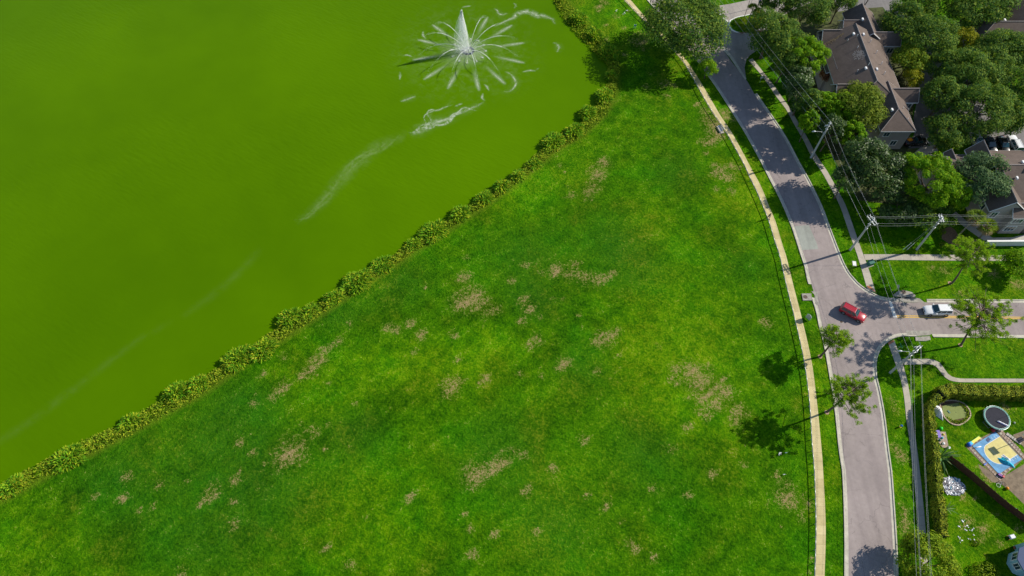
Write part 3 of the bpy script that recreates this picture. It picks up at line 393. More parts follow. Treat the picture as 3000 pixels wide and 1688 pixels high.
m, t, b = nodes('spray_veil'); P = pos(t); mp = t.nodes.new('ShaderNodeMapping'); mp.inputs['Scale'].default_value = (3.2, 3.2, .45); t.links.new(P, mp.inputs[0])
uv = t.nodes.new('ShaderNodeUVMap'); sp = t.nodes.new('ShaderNodeSeparateXYZ'); t.links.new(uv.outputs[0], sp.inputs[0])
n = ramp(t, noise(t, 1.0, 4, .65, mp.outputs[0]), [(.36, (0, 0, 0)), (.72, (1, 1, 1))])
t.links.new(math_(t, 'MULTIPLY', math_(t, 'MULTIPLY', n, sp.outputs[0]), .62, clamp=True), b.inputs['Alpha']); b.inputs['Base Color'].default_value = (.95, .97, .96, 1); b.inputs['Roughness'].default_value = .8
tl = t.nodes.new('ShaderNodeBsdfTranslucent'); tl.inputs[0].default_value = (1, 1, 1, 1); tp_ = t.nodes.new('ShaderNodeBsdfTransparent'); m1 = t.nodes.new('ShaderNodeMixShader'); m2 = t.nodes.new('ShaderNodeMixShader'); m1.inputs[0].default_value = .6
al = b.inputs['Alpha'].links[0].from_socket; t.links.remove(b.inputs['Alpha'].links[0]); t.links.new(b.outputs[0], m1.inputs[1]); t.links.new(tl.outputs[0], m1.inputs[2])
t.links.new(al, m2.inputs[0]); t.links.new(tp_.outputs[0], m2.inputs[1]); t.links.new(m1.outputs[0], m2.inputs[2]); t.links.new(m2.outputs[0], t.nodes['Material Output'].inputs[0]); M['spray_veil'] = m

# ---------------------------------------------------------------- terrain with the lake basin
LAND = np.array(D['shore_land']); WAT = np.array(D['shore_water'])
shore = catmull(LAND*.62+resample(WAT, n=len(LAND)-1)*.38 if len(LAND) != len(WAT) else LAND*.62+WAT*.38, 1.2)
lake_poly = np.vstack([[(-900, -500)], [(-420, -330)], shore, [(-60, 330)], [(-300, 900)], [(-1500, 900)], [(-1500, -500)]])
def inside(poly, x, y):
    r = np.zeros(x.shape, bool); n = len(poly); j = n-1
    for i in range(n):
        xi, yi = poly[i]; xj, yj = poly[j]
        if yi != yj:
            c = ((yi > y) != (yj > y)) & (x < (xj-xi)*(y-yi)/(yj-yi)+xi); r ^= c
        j = i
    return r
def dist(line, x, y):
    d = np.full(x.shape, 1e9)
    for a, b_ in zip(line[:-1], line[1:]):
        ab = b_-a; L2 = ab@ab+1e-9; tt = np.clip(((x-a[0])*ab[0]+(y-a[1])*ab[1])/L2, 0, 1)
        d = np.minimum(d, np.hypot(x-a[0]-tt*ab[0], y-a[1]-tt*ab[1]))
    return d
near = lambda a, b_, s: np.arange(a, b_+s/2, s)
xs = np.r_[[-2500, -1200, -600, -300, -200, -160], near(-135, 135, .75), [160, 200, 300, 600, 1200, 2500]]
ys = np.r_[[-2500, -1200, -500, -200, -100, -50, -20], near(0, 165, .75), [180, 220, 300, 600, 1200, 2500]]
X, Y = np.meshgrid(xs, ys); x, y = X.ravel(), Y.ravel()
ins = inside(lake_poly, x, y); dd = dist(np.vstack([[(-420, -330)], shore[::2], [(-60, 330)]]), x, y)
sd_ = np.where(ins, dd, -dd)                       # > 0 in the lake
z = np.where(sd_ > -.6, -np.clip((sd_+.6)/2.4, 0, 1)**1.2*1.1, 0.0)
nx, ny = len(xs), len(ys)
i, j = np.meshgrid(np.arange(nx-1), np.arange(ny-1)); a = (j*nx+i).ravel()
f = np.stack([a, a+1, a+1+nx, a+nx], 1)
lawn = struct(np_mesh('lawn', np.stack([x, y, z], 1), f, M['lawn'], smooth=True), 'mown green meadow with dry patches sloping to the lake')
bare = np.zeros(x.shape)
rb = np.random.default_rng(17); crumbs = []
for (bx, by, r) in D['bare']:
    if bx < 50:
        for _ in range(rb.integers(0, 4)): crumbs.append((bx+rb.normal(0, 3.5), by+rb.normal(0, 3.0), rb.uniform(.4, 1.0)))
for (bx, by, r) in D['bare']+crumbs:
    bare = np.maximum(bare, np.clip(1.0-np.hypot(x-bx, y-by)/(r*1.6), 0, 1)**.8*.60)
zone = np.zeros(x.shape)
for (bx, by, r) in D['zone']: zone += .8*np.exp(-((x-bx)**2+(y-by)**2)/(r*.7)**2)
for (bx, by, r) in D['zoned']: zone -= .8*np.exp(-((x-bx)**2+(y-by)**2)/(r*.7)**2)
zone += .9*np.exp(-((x-95)**2+(y-64)**2)/24**2)+.6*np.exp(-((x-80)**2+(y-30)**2)/20**2)
pv = dist(np.array(D['pathL_r']), x, y); zone += .8*np.exp(-(pv/4.0)**2)
bank = np.where(sd_ > -2.0, np.clip((sd_+2.0)/1.0, 0, 1)*.45, 0)
for nm, arr in (('bare', bare), ('zone', np.clip(zone, -1, 1)), ('bank', bank)):
    at = lawn.data.attributes.new(nm, 'FLOAT', 'POINT'); at.data.foreach_set('value', arr.astype(np.float32))

# lake surface
WZ = -.32
inn = offset(shore, -1.6) if inside(lake_poly, *[np.array([v]) for v in offset(shore, 2.0)[20]])[0] == False else offset(shore, -1.6)
lk = MB(); lk.sheet([(p[0], p[1]) for p in [(-900, -500), (-420, -330)]+[tuple(q) for q in inn]+[(-60, 330), (-300, 900), (-1500, 900), (-1500, -500)]], WZ)
struct(lk.build('lake_water', M['lake']), 'bright algae-green lake')

# ---------------------------------------------------------------- road, kerbs, markings
AL = catmull(D['AL'], 2.5); AR = catmull(D['AR'], 2.0); AS = catmull(D['AS'], 1.5)
road_poly = [tuple(p) for p in AL]+[tuple(p) for p in AR]+[tuple(p) for p in AS]
struct(MB().sheet(road_poly, .012).build('road', M['asphalt']), 'grey-mauve asphalt road and side street')
struct(MB().sheet([tuple(p) for p in D['patch_road']], .016).build('road_patch', M['asphalt_patch']), 'paler rectangular repair patch in the road')
def kerb_run(name, line, side, label, skip=()):
    root = empty(name); struct(root, label)
    p = resample(line, 1.0); o0 = offset(p, side*-.02); o1 = offset(p, side*.42); o2 = offset(p, side*.46); o3 = offset(p, side*.64)
    n = len(p)-1; k = 0
    while k < n:
        e = min(k+3, n); mb = MB()
        mid = p[(k+e)//2]
        if not any(math.hypot(mid[0]-q[0], mid[1]-q[1]) < q[2] for q in skip):
            rows = []
            for q in range(k, e+1):
                g = .006 if q == k else (-.006 if q == e else 0)
                tq = (p[min(q+1, n)]-p[max(q-1, 0)]); tq = tq/np.linalg.norm(tq)*g
                rows.append([(*(o0[q]+tq), .020), (*(o1[q]+tq), .020), (*(o2[q]+tq), .135), (*(o3[q]+tq), .135), (*(o3[q]+tq), -.05)])
            v = [c_ for r_ in rows for c_ in r_]; fs = []
            for r_ in range(len(rows)-1):
                for c_ in range(4):
                    a_ = r_*5+c_; fs.append((a_, a_+1, a_+6, a_+5) if side < 0 else (a_+5, a_+6, a_+1, a_))
            mb.add(v, fs).build('kerb_segment', M['kerb_concrete'], root)
        k = e
    return root
iw = np.mean(D['inlet_w'], axis=0); inr = np.mean(D['inlet_n'], axis=0); isr = np.mean(D['inlet_s'], axis=0)
kerb_run('kerb_west', AL, 1, 'pale concrete kerb along the lake side of the road', [(iw[0]+1.5, iw[1], 1.6)])
kerb_run('kerb_north', AR[AR[:, 1] < 121], 1, 'pale concrete kerb along the house side, curving into the side street', [(inr[0], inr[1]-1.3, 2.2)])
kerb_run('kerb_south', AS, 1, 'pale concrete kerb rounding the hedge corner', [(isr[0], isr[1]+1.2, 2.0)])
struct(MB().sheet(D['stopbar'], .017).build('stop_bar', M['road_white']), 'white stop bar across the side street')
struct(MB().sheet(D['stopbar_entry'], .021).build('entry_stop_bar', M['road_white']), 'white stop bar at the gated entrance')
for ln in D['yellow']:
    p = catmull(ln, 3); a_, b_ = offset(p, .075), offset(p, -.075)
    struct(MB().sheet([tuple(q) for q in a_]+[tuple(q) for q in b_[::-1]], .017).build('yellow_line', M['road_yellow']), 'yellow centre line of the side street')

# storm drain inlets
def inlet(poly, mh, label, r=.42):
    root = empty('storm_drain', (*np.mean(poly, axis=0), 0)); tag(root, label, 'storm drain')
    c = np.mean(poly, axis=0); loc = [tuple(np.array(p)-c) for p in poly]
    MB().prism(loc, -.1, .15).build('concrete_lid', M['inlet_concrete'], root)
    if mh is not None: MB().cyl(mh[0]-c[0], mh[1]-c[1], .10, .165, r, r*.97, 20).build('iron_cover', M['dark_iron'], root)
    return root, c
r_, c_ = inlet(D['inlet_w'], D['mh_w'], 'square storm drain lid on the verge beside the lakeside footpath')
MB().prism([(1.1, 1.3), (1.55, .6), (1.5, -.9), (1.15, -1.4), (1.9, -1.7), (2.3, 1.2)], -.05, .03).build('gutter_apron', M['inlet_concrete'], r_)
r_, c_ = inlet(D['inlet_n'], D['mh_n'], 'half-round storm drain with round iron cover beside the stop bar', .46)
MB().prism([(-3.2, -.75), (-3.0, -1.6), (2.2, -1.75), (3.4, -1.9), (2.6, -.95), (1.9, -.8)], -.05, .024).build('gutter_apron', M['inlet_concrete'], r_)
MB().box(-.3, -.82, .06, 3.6, .12, .10).build('throat', M['metal_dark'], r_)
r_, c_ = inlet(D['inlet_s'], None, 'dirty concrete storm drain at the hedge corner kerb')
MB().prism([(-2.6, .85), (-1.6, .62), (1.4, .8), (1.9, 1.1), (1.9, 1.75), (-2.8, 1.75)], -.05, .024).build('gutter_apron', M['inlet_concrete'], r_)
mh = D['manhole']; root = empty('manhole', (*mh, 0)); tag(root, 'round iron manhole in the junction below the red car', 'manhole')
MB().cyl(0, 0, -.02, .020, .36, .36, 24).build('rim', M['concrete'], root); MB().cyl(0, 0, .0, .026, .28, .28, 24).build('cover', M['dark_iron'], root)

# ---------------------------------------------------------------- footpaths built slab by slab
def path(name, left, right, matn, label, step=1.5, z=.05, n=None):
    root = empty(name); struct(root, label)
    l = catmull(left, 1.5); r = catmull(right, 1.5)
    n = n or int(round((np.linalg.norm(np.diff(l, axis=0), axis=1).sum())/step)); l = resample(l, n=n*2); r = resample(r, n=n*2)
    for k in range(n):
        s = [l[2*k], l[2*k+1], l[2*k+2]]; q = [r[2*k], r[2*k+1], r[2*k+2]]
        g = .012; s[0] = s[0]+(s[1]-s[0])*g; s[2] = s[2]+(s[1]-s[2])*g; q[0] = q[0]+(q[1]-q[0])*g; q[2] = q[2]+(q[1]-q[2])*g
        zz = z+random.uniform(-.006, .006)
        MB().prism([tuple(p_) for p_ in s+q[::-1]], -.06, zz).build('slab', M[matn], root)
    return root
path('lakeside_footpath', D['pathL_l'], D['pathL_r'], 'slab_ochre', 'ochre concrete footpath beside the pipe rail fence')
path('roadside_footpath', D['pathR_l'], D['pathR_r'], 'slab_grey', 'grey concrete footpath under the roadside poles')
path('lawn_footpath', D['pathR_b_t'], D['pathR_b_b'], 'slab_grey', 'straight grey footpath across the upper corner lawn', z=.056)
path('hedge_footpath', D['pathS_l'], D['pathS_r'], 'slab_grey', 'grey footpath in the shade of the tall hedge')
path('winding_footpath', D['pathE_t'], D['pathE_b'], 'slab_grey', 'curving footpath above the hedge', z=.057)
path('house_walkway', D['walk_b2'][0], D['walk_b2'][1], 'slab_grey', 'walkway slanting towards the lower house', z=.05)
for k, rp in enumerate(D['ramps']):
    struct(MB().prism(rp, -.05, .064).build('kerb_ramp', M['ramp_brick']), ('brick red kerb ramp at the hedge corner', 'brick red kerb ramp at the upper corner')[k])
struct(MB().prism(D['patio_b2'], -.05, .05).build('patio', M['concrete']), 'pale paved patio behind the white wall')
struct(MB().sheet(D['apron'], .009).build('entrance_drive', M['apron_concrete']), 'pale worn entrance drive around the planted island')
struct(MB().prism(D['apron_strip'], -.05, .035).build('kerb_strip', M['kerb_concrete']), 'concrete strip between road and entrance drive')
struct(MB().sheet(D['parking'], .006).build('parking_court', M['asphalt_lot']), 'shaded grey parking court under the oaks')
struct(MB().sheet(D['drive_b1'], .030).build('service_walk', M['concrete']), 'short paved walk beside the dark pickup')
struct(MB().sheet(D['shaded_ground'], .0035).build('canopy_shade_ground', M['shaded_ground']), 'ground under the roadside trees, coloured dark to deepen the canopy shade')  # sheet darkens the lawn below the trees, canopy shade put into colour
struct(MB().sheet(D['mulch'], .022).build('mulch_bed', M['mulch']), 'brown mulch bed around the fan palm')
struct(MB().sheet(D['dirt_yard'], .010).build('bare_yard', M['dirt']), 'bare trodden earth around the play court')

# planted island at the gate
ip = catmull(D['island']+[D['island'][0]], 1.0)[:-1]; ic = ip.mean(axis=0)
root = empty('traffic_island', (*ic, 0)); tag(root, 'oval planted traffic island with white kerb at the entrance drive', 'traffic island')
loc = ip-ic
MB().prism([tuple(p) for p in loc], -.05, .14).build('kerb', M['white_paint'], root)
MB().prism([tuple(p*.93) for p in loc], 0, .16).build('bed', M['lawn'], root)
MB().prism([(-3.2, -3.4), (3, -2.6), (3, -2.9), (-2, -3.7)], .1, .175).build('mulch_edge', M['mulch'], root)

# ---------------------------------------------------------------- vegetation generators
def unit(n, r):
    v = r.normal(size=(n, 3)); return v/(np.linalg.norm(v, axis=1)[:, None]+1e-9)
def quads(P, N, wd, ln, r, curl=.0):
    """leaf-sized faces centred on P, facing N"""
    n = len(P); t = np.cross(N, unit(n, r)); t /= np.linalg.norm(t, axis=1)[:, None]+1e-9; b = np.cross(N, t)
    wd = np.broadcast_to(wd, n)[:, None]; ln = np.broadcast_to(ln, n)[:, None]
    v = np.stack([P-t*ln*.5, P+b*wd*.5, P+t*ln*.5+N*curl*ln, P-b*wd*.5], 1).reshape(-1, 3)
    return v, np.arange(4*n).reshape(n, 4)
def crown_mesh(name, rx, ry, rz, nl, nleaf, size, seed, mat, parent, zc, lobe=(.34, .5), inner=.18, spread=.66, flat=0.0, tilt=.75):
    r = np.random.default_rng(seed)
    d = unit(nl*3, r); d = d[d[:, 2] > -.45][:nl]; nl = len(d)
    rad = np.array([rx, ry, rz]); lc = d*rad*r.uniform(spread*.75, spread*1.08, (nl, 1)); lr = r.uniform(*lobe, nl)[:, None]*np.array([(rx+ry)/2, (rx+ry)/2, rz*.95])
    w_ = (lr[:, 0]**2); idx = r.choice(nl, nleaf, p=w_/w_.sum())
    s = unit(nleaf, r); s[:, 2] = np.where(s[:, 2] < -.35, -s[:, 2], s[:, 2])
    shell = np.where(r.random(nleaf) < inner, r.uniform(.3, .8, nleaf), r.normal(.96, .11, nleaf))[:, None]
    P = lc[idx]+s*lr[idx]*shell
    N = s*tilt+unit(nleaf, r)*(1-tilt)*1.6+np.array([0, 0, .25]); N /= np.linalg.norm(N, axis=1)[:, None]
    sz = size*r.lognormal(0, .32, nleaf)
    P[:, 2] += zc
    v, f = quads(P, N, sz*.62, sz, r, .08)
    return np_mesh(name, v, f, mat, parent)
def blades(base, direc, ln, wd, r, bend=.25):
    """curved tapering blades: 2 quads + tip"""
    n = len(base); side = np.cross(direc, np.array([0, 0, 1.0])+r.normal(size=(n, 3))*.3); side /= np.linalg.norm(side, axis=1)[:, None]+1e-9
    out = direc.copy(); out[:, 2] = 0
    ln = np.broadcast_to(ln, n)[:, None]; wd = np.broadcast_to(wd, n)[:, None]
    m_ = base+direc*ln*.55; tip = base+direc*ln+out*ln*bend-np.array([0, 0, 1])*ln*bend*.55
    v = np.stack([base-side*wd*.3, base+side*wd*.3, m_+side*wd*.5, m_-side*wd*.5, tip+side*wd*.08, tip-side*wd*.08], 1).reshape(-1, 3)
    q = np.arange(n)[:, None]*6
    return v, np.vstack([q+np.array([[0, 1, 2, 3]]), q+np.array([[3, 2, 4, 5]])])
def trunk(parent, h, r0, top=(0, 0), limbs=5, reach=3.0, zc=5, seed=1, mat='bark', lean=True, name='trunk'):
    q = random.Random(seed); mb = MB(); pts = []
    for k in range(6):
        u = k/5; pts.append((top[0]*u+q.uniform(-.12, .12)*h*.06*(k > 0), top[1]*u+q.uniform(-.12, .12)*h*.06*(k > 0), -.2+u*(h+.2)))
    mb.tube(pts, [r0*1.35]+[r0*(1-.5*k/5) for k in range(1, 6)], 8)
    for k in range(limbs):
        a = 2*PI*k/limbs+q.uniform(-.4, .4); z0 = h*q.uniform(.5, .95); u = z0/h; bx, by = top[0]*u, top[1]*u; rr = reach*q.uniform(.6, 1)
        mb.tube([(bx, by, z0), (bx+math.cos(a)*rr*.5, by+math.sin(a)*rr*.5, z0+(zc-z0)*.5+.6), (bx+math.cos(a)*rr, by+math.sin(a)*rr, zc+q.uniform(0, 1.2))], [r0*.5, r0*.33, r0*.12], 6)
    return mb.build(name, M[mat], parent, True)

KIND = dict(oak=('leaf_oak', 80, 1.05, .31, (.10, .36), .84), small=('leaf_podo', 22, 1.2, .26, (.3, .45), .7), sparse=('leaf_oak', 14, .5, .34, (.2, .34), .8), podo=('leaf_podo', 110, 1.2, .28, (.10, .22), .92),
            light=('leaf_light', 34, 1.0, .32, (.24, .38), .76), yellow=('leaf_yellow', 30, 1.0, .30, (.24, .38), .76), olive=('leaf_olive', 54, 1.0, .33, (.15, .34), .84), magnolia=('leaf_magnolia', 34, .8, .36, (.24, .40), .78),
            red=('leaf_red', 16, 1.1, .28, (.3, .45), .7), blue=('leaf_blue', 52, 1.0, .34, (.18, .32), .86), bush=('leaf_bush', 44, 1.2, .30, (.22, .34), .82))
NAME = dict(oak='oak_tree', small='round_tree', sparse='thin_tree', podo='cloud_tree', light='broadleaf_tree', yellow='yellow_tree', olive='olive_green_tree', magnolia='magnolia_tree', red='red_shrub_tree', blue='feathery_tree', bush='roadside_tree')
GROUP = dict(oak='live oaks around the houses', podo='cloud-shaped bright trees', magnolia='magnolias by the road')
for ti, (kind, label, tx, ty, zc, rr, rz) in enumerate(D['trees']):
    leaf, nl, dens, sz, lob, spr = KIND[kind]
    root = empty(NAME[kind], (tx, ty, 0), random.uniform(0, 6)); tag(root, label, 'tree', GROUP.get(kind))
    sz *= max(1.0, rr/7.0)**.6; area = rr*rr*3.2+rr*rz*5.0; nleaf = int(min(44000, area*58*dens*(.36/sz)**1.5))
    crown_mesh('crown', rr*1.08, rr*random.uniform(.92, 1.08), rz, nl, nleaf, sz, 100+ti, M[leaf], root, zc, lob, .2, spr)
    trunk(root, max(1.6, zc-rz*.35), max(.1, rr*.055), (random.uniform(-.5, .5), random.uniform(-.5, .5)), 6 if rr > 2.5 else 3, rr*.6, zc, ti, 'bark')

# ---- pines with needle tufts
def tufts(name, centres, n, ln, wd, r, mat, parent):
    c = np.repeat(np.array(centres), n, axis=0); d = unit(len(c), r); d[:, 2] = d[:, 2]*.8+.18; d /= np.linalg.norm(d, axis=1)[:, None]
    N = np.cross(d, unit(len(c), r)); N /= np.linalg.norm(N, axis=1)[:, None]+1e-9; s = np.cross(d, N); L_ = ln*r.uniform(.7, 1.2, len(c))[:, None]
    v = np.stack([c+d*.04-s*wd*.25, c+d*L_*.6-s*wd*.5, c+d*L_, c+d*L_*.6+s*wd*.5], 1).reshape(-1, 3)
    return np_mesh(name, v, np.arange(len(v)).reshape(-1, 4), mat, parent)
for k, (b0, top, zc, rr, nb, label) in enumerate(D['pines']):
    r = np.random.default_rng(40+k); q = random.Random(40+k)
    root = empty('pine_tree', (*b0, 0)); tag(root, label, 'tree', 'slender pines by the junction')
    tx, ty = top[0]-b0[0], top[1]-b0[1]; h = zc+1.4
    tp = lambda u: (tx*u**1.5+.25*math.sin(u*5+k), ty*u**1.5+.2*math.sin(u*4+2*k), u*h)
    mb = MB(); mb.tube([(0, 0, -.2)]+[tp(u) for u in np.linspace(.02, 1, 10)], [.26]+list(np.linspace(.20, .05, 10)), 8); cen = []; br = MB()
    for j_ in range(nb):
        u = .58+.42*(j_/nb)**.8; a = j_*2.399+q.uniform(-.4, .4); L_ = rr*q.uniform(.45, 1.05)*(1.1-.45*(u-.58)/.42); p0 = Vector(tp(u)); dz = q.uniform(-.2, .55)*L_*.5
        p2 = p0+Vector((math.cos(a)*L_, math.sin(a)*L_, dz)); p1 = p0.lerp(p2, .5)+Vector((0, 0, q.uniform(-.1, .3)))
        br.tube([p0, p1, p2], [.06, .045, .02], 5)
        for s_ in range(q.randint(2, 4)):
            e = p0.lerp(p2, q.uniform(.5, 1.06))+Vector((q.uniform(-.6, .6), q.uniform(-.6, .6), q.uniform(-.1, .45)))
            br.tube([p0.lerp(p2, .6), e], [.022, .012], 4)
            for _ in range(q.randint(2, 3)): cen.append(tuple(e+Vector((q.uniform(-.42, .42), q.uniform(-.42, .42), q.uniform(-.10, .22)))))
    mb.build('trunk', M['bark'], root, True); br.build('branches', M['bark'], root, True)
    tufts('crown', cen, 40, .42, .065, r, M['leaf_pine'], root)
    rm = MB(); rm.disc(0, 0, .03, .4, 14); rm.build('mulch_ring', M['red_mulch'], root)

# ---- fan palms
def fan_palm(loc, h, crown, label, nfr=26, dead=18, rad=1.5):
    r = np.random.default_rng(int(abs(loc[0]*10))); root = empty('fan_palm', (*loc, 0)); tag(root, label, 'palm tree')
    tx, ty = crown[0]-loc[0], crown[1]-loc[1]
    MB().tube([(0, 0, -.1), (tx*.35, ty*.35, h*.5), (tx, ty, h)], [.17, .13, .12], 8).build('trunk', M['bark_grey'], root, True)
    def frond(n, zlo, zhi, mat, nm, L_):
        V = []; Fc = []; o = 0
        for _ in range(n):
            a = r.uniform(0, 2*PI); e = r.uniform(zlo, zhi); d = np.array([math.cos(a)*math.cos(e), math.sin(a)*math.cos(e), math.sin(e)])
            hub = np.array([tx, ty, h])+d*L_*.5; s = np.cross(d, [0, 0, 1.0]); s /= np.linalg.norm(s)+1e-9
            for q_ in np.linspace(-1.1, 1.1, 9):
                dd_ = d*math.cos(q_)+s*math.sin(q_); v, f = blades(hub[None], dd_[None], L_*.55, .12, r, .25); V.append(v); Fc.append(f+o); o += len(v)
            v, f = blades(np.array([[tx, ty, h]]), d[None], L_*.55, .05, r, 0); V.append(v); Fc.append(f+o); o += len(v)
        return np_mesh(nm, np.vstack(V), np.vstack(Fc), mat, root)
    frond(nfr, -.1, 1.3, M['leaf_light'], 'crown', rad)
    if dead: frond(dead, -1.3, -.5, M['leaf_dead'], 'dead_fronds', rad*.9)
for (l_, h_, c_, lab) in D['palms']: fan_palm(l_, h_, c_, lab, 30, 20, 1.7)
for k, p_ in enumerate(D['epalms']):
    fan_palm(p_, 5.0, (p_[0]+.1, p_[1]), ['palm nearest the blue flag at the entrance island', 'palm highest in the photo at the entrance', 'palm furthest right at the entrance', 'palm standing over the yellow crotons at the entrance'][k], 24, 0, 1.4)

def shrub(name, loc, rx, ry, h, n, size, mat, label, cat='shrub', group=None, seed=0, rz=0.0):
    root = empty(name, (*loc, 0), rz); tag(root, label, cat, group)
    r = np.random.default_rng(seed+int(abs(loc[0]*7+loc[1]*3)))
    s = unit(n, r); s[:, 2] = np.abs(s[:, 2]); s = np.sign(s)*np.abs(s)**.75
    P = s*np.array([rx, ry, h])*r.uniform(.72, 1.08, n)[:, None]; N = s*.7+unit(n, r)*.5; N /= np.linalg.norm(N, axis=1)[:, None]
    v, f = quads(P, N, size*.6*r.uniform(.6, 1.3, n), size*r.uniform(.6, 1.3, n), r, .1)
    np_mesh('foliage', v, f, M[mat], root)
    mb = MB()
    for k in range(5):
        a = 2*PI*k/5; mb.tube([(0, 0, -.1), (math.cos(a)*rx*.5, math.sin(a)*ry*.5, h*.7)], [.04, .015], 5)
    mb.build('stems', M['bark'], root)
    return root
for k, p_ in enumerate(D['croton']): shrub('croton_shrub', p_, .9, .8, 1.1, 260, .35, 'leaf_croton', ['yellow croton nearest the entrance palms', 'yellow croton lowest on the entrance island', 'yellow croton right of the others on the entrance island'][k], seed=k)
ic_ = ic
for k, (dx, dy, rx, ry) in enumerate(((-2.0, .4, 1.6, 1.3), (-.6, -1.6, 2.2, 1.0), (1.8, -.2, 1.5, 1.6), (.2, 1.4, 1.8, .9))):
    shrub('low_shrub', (ic_[0]+dx, ic_[1]+dy), rx, ry, .8, 520, .26, 'leaf_bush', ['low green shrub at the rounded tip of the entrance island', 'low green shrub along the road side of the entrance island', 'low green shrub under the flagpoles', 'low green shrub along the drive side of the entrance island'][k], seed=k)
shrub('clipped_shrub', (D['retain'][0][0]+3.0, D['retain'][0][1]+3.7), 2.0, .75, 1.1, 900, .22, 'leaf_yellow', 'clipped yellow hedge block on the patio of the lower house')
for k, (x_, y_) in enumerate(((88.5, 78.9), (86.3, 81.2), (85.2, 78.0), (90.8, 79.9))):
    shrub('low_shrub', (x_, y_), .6, .6, .7, 160, .24, 'leaf_light', ['small green tuft at the foot of the fan palm', 'small green shrub at the top of the mulch bed', 'small green shrub at the left end of the mulch bed', 'small green shrub at the right end of the mulch bed'][k], seed=k)

# ---- tall hedge around the yard
def hedge(name, line, wid, h, label, dens=120):
    ln = resample(catmull(line, 1.0), .5); c0 = ln[0].copy(); root = empty(name, (*c0, 0)); tag(root, label, 'hedge')
    r = np.random.default_rng(5); p = ln-c0; l_, r_ = offset(p, wid*.38), offset(p, -wid*.38)
    core = MB(); n = len(p); vv = []; 
    for q in range(n): vv += [(*l_[q], 0), (*l_[q], h*.9), (*r_[q], h*.9), (*r_[q], 0)]
    ff = []
    for q in range(n-1):
        for s_ in range(3): a_ = q*4+s_; ff.append((a_, a_+1, a_+5, a_+4))
    ff += [(0, 1, 2, 3), tuple((n-1)*4+s_ for s_ in (3, 2, 1, 0))]
    core.add(vv, ff).build('stems', pm('hedge_core', (.018, .03, .010), 1, .4, 4, 1, 10), root)
    L_ = .5*(n-1); per = wid+2*h; m_ = int(L_*per*dens); u = r.uniform(0, n-1.001, m_); i0 = u.astype(int); fr = (u-i0)[:, None]
    pc = p[i0]*(1-fr)+p[i0+1]*fr; tg = p[i0+1]-p[i0]; tg /= np.linalg.norm(tg, axis=1)[:, None]; nr = np.stack([-tg[:, 1], tg[:, 0]], 1)
    a_ = r.uniform(0, per, m_); side = np.where(a_ < h, -1, np.where(a_ > h+wid, 1, 0))
    zz = np.where(side == -1, a_, np.where(side == 1, a_-h-wid, h)); off = np.where(side == 0, a_-h-wid/2, side*wid/2)
    wob = .12*np.sin(u*1.7)+.1*np.sin(u*.63+1)+r.normal(0, .09, m_)
    P = np.column_stack([pc+nr*(off+np.sign(off+1e-6)*(side != 0)*wob)[:, None], zz+(side == 0)*wob])
    N = np.column_stack([nr*side[:, None], (side == 0)*1.0])+unit(m_, r)*.65; N /= np.linalg.norm(N, axis=1)[:, None]
    sz = .24*r.uniform(.6, 1.4, m_); v, f = quads(P, N, sz*.6, sz, r, .1); np_mesh('foliage', v, f, M['leaf_hedge'], root)
hedge('tall_hedge', D['hedge_top'], 1.9, 2.3, 'tall clipped hedge running along the top of the yard')
hedge('tall_hedge', D['hedge_left'], 1.05, 2.2, 'tall narrow hedge along the shaded footpath, left side of the yard')

# ---- shore vegetation
ORD = ['first', 'second', 'third', 'fourth', 'fifth', 'sixth', 'seventh', 'eighth', 'ninth', 'tenth', 'eleventh', 'twelfth', 'thirteenth', 'fourteenth', 'fifteenth', 'sixteenth', 'seventeenth', 'eighteenth', 'nineteenth', 'twentieth', 'twenty-first', 'twenty-second', 'twenty-third', 'twenty-fourth', 'twenty-fifth', 'twenty-sixth', 'twenty-seventh', 'twenty-eighth']
def clump_mesh(n, rx, ry, h, r, ln, wd):
    """rounded leafy mound: lance leaves springing outwards and up from a dome"""
    s = unit(n, r); s[:, 2] = np.abs(s[:, 2]); lump = 1+.16*np.sin(s[:, 0]*4+r.uniform(0, 6))*np.cos(s[:, 1]*5+r.uniform(0, 6))
    P = s*np.array([rx, ry, h])*(r.uniform(.55, 1.0, n)*lump)[:, None]; P[:, 2] -= .3
    d = s*np.array([.8, .8, .5])+np.array([0, 0, .55])+r.normal(size=(n, 3))*.35; d /= np.linalg.norm(d, axis=1)[:, None]
    return blades(P, d, ln*r.uniform(.6, 1.3, n), wd*r.uniform(.7, 1.3, n), r, .45)
shT = np.gradient(shore, axis=0); shT /= np.linalg.norm(shT, axis=1)[:, None]
for k, (cx_, cy_, cr) in enumerate(D['clumps']):
    r = np.random.default_rng(300+k); i_ = int(np.argmin(np.hypot(shore[:, 0]-cx_, shore[:, 1]-cy_))); ang = math.atan2(shT[i_, 1], shT[i_, 0])
    root = empty('shore_plant', (cx_, cy_, 0), ang); tag(root, ORD[k]+' leafy shore clump counting along the bank from the lower left', 'plant', 'leafy clumps along the lake bank')
    hh = .75 if k in (2, 8, 11, 12, 18) else 1.0
    v, f = clump_mesh(int(260+cr*cr*250), cr*1.12, max(1.1, cr*.80), 1.55*hh, r, .55, .19); np_mesh('leaves', v, f, M['leaf_shore'], root)
    if k not in (2, 8, 11, 12):
        for _ in range(int(3+cr)):
            px, py = r.uniform(-cr, cr), r.uniform(0, cr*.5); MB().tube([(px, py, 0), (px+r.normal(0, .15), py+r.normal(0, .2)+.2, 2.0*hh)], [.02, .014], 4).build('flower_stalk', M['leaf_shore_low'], root)
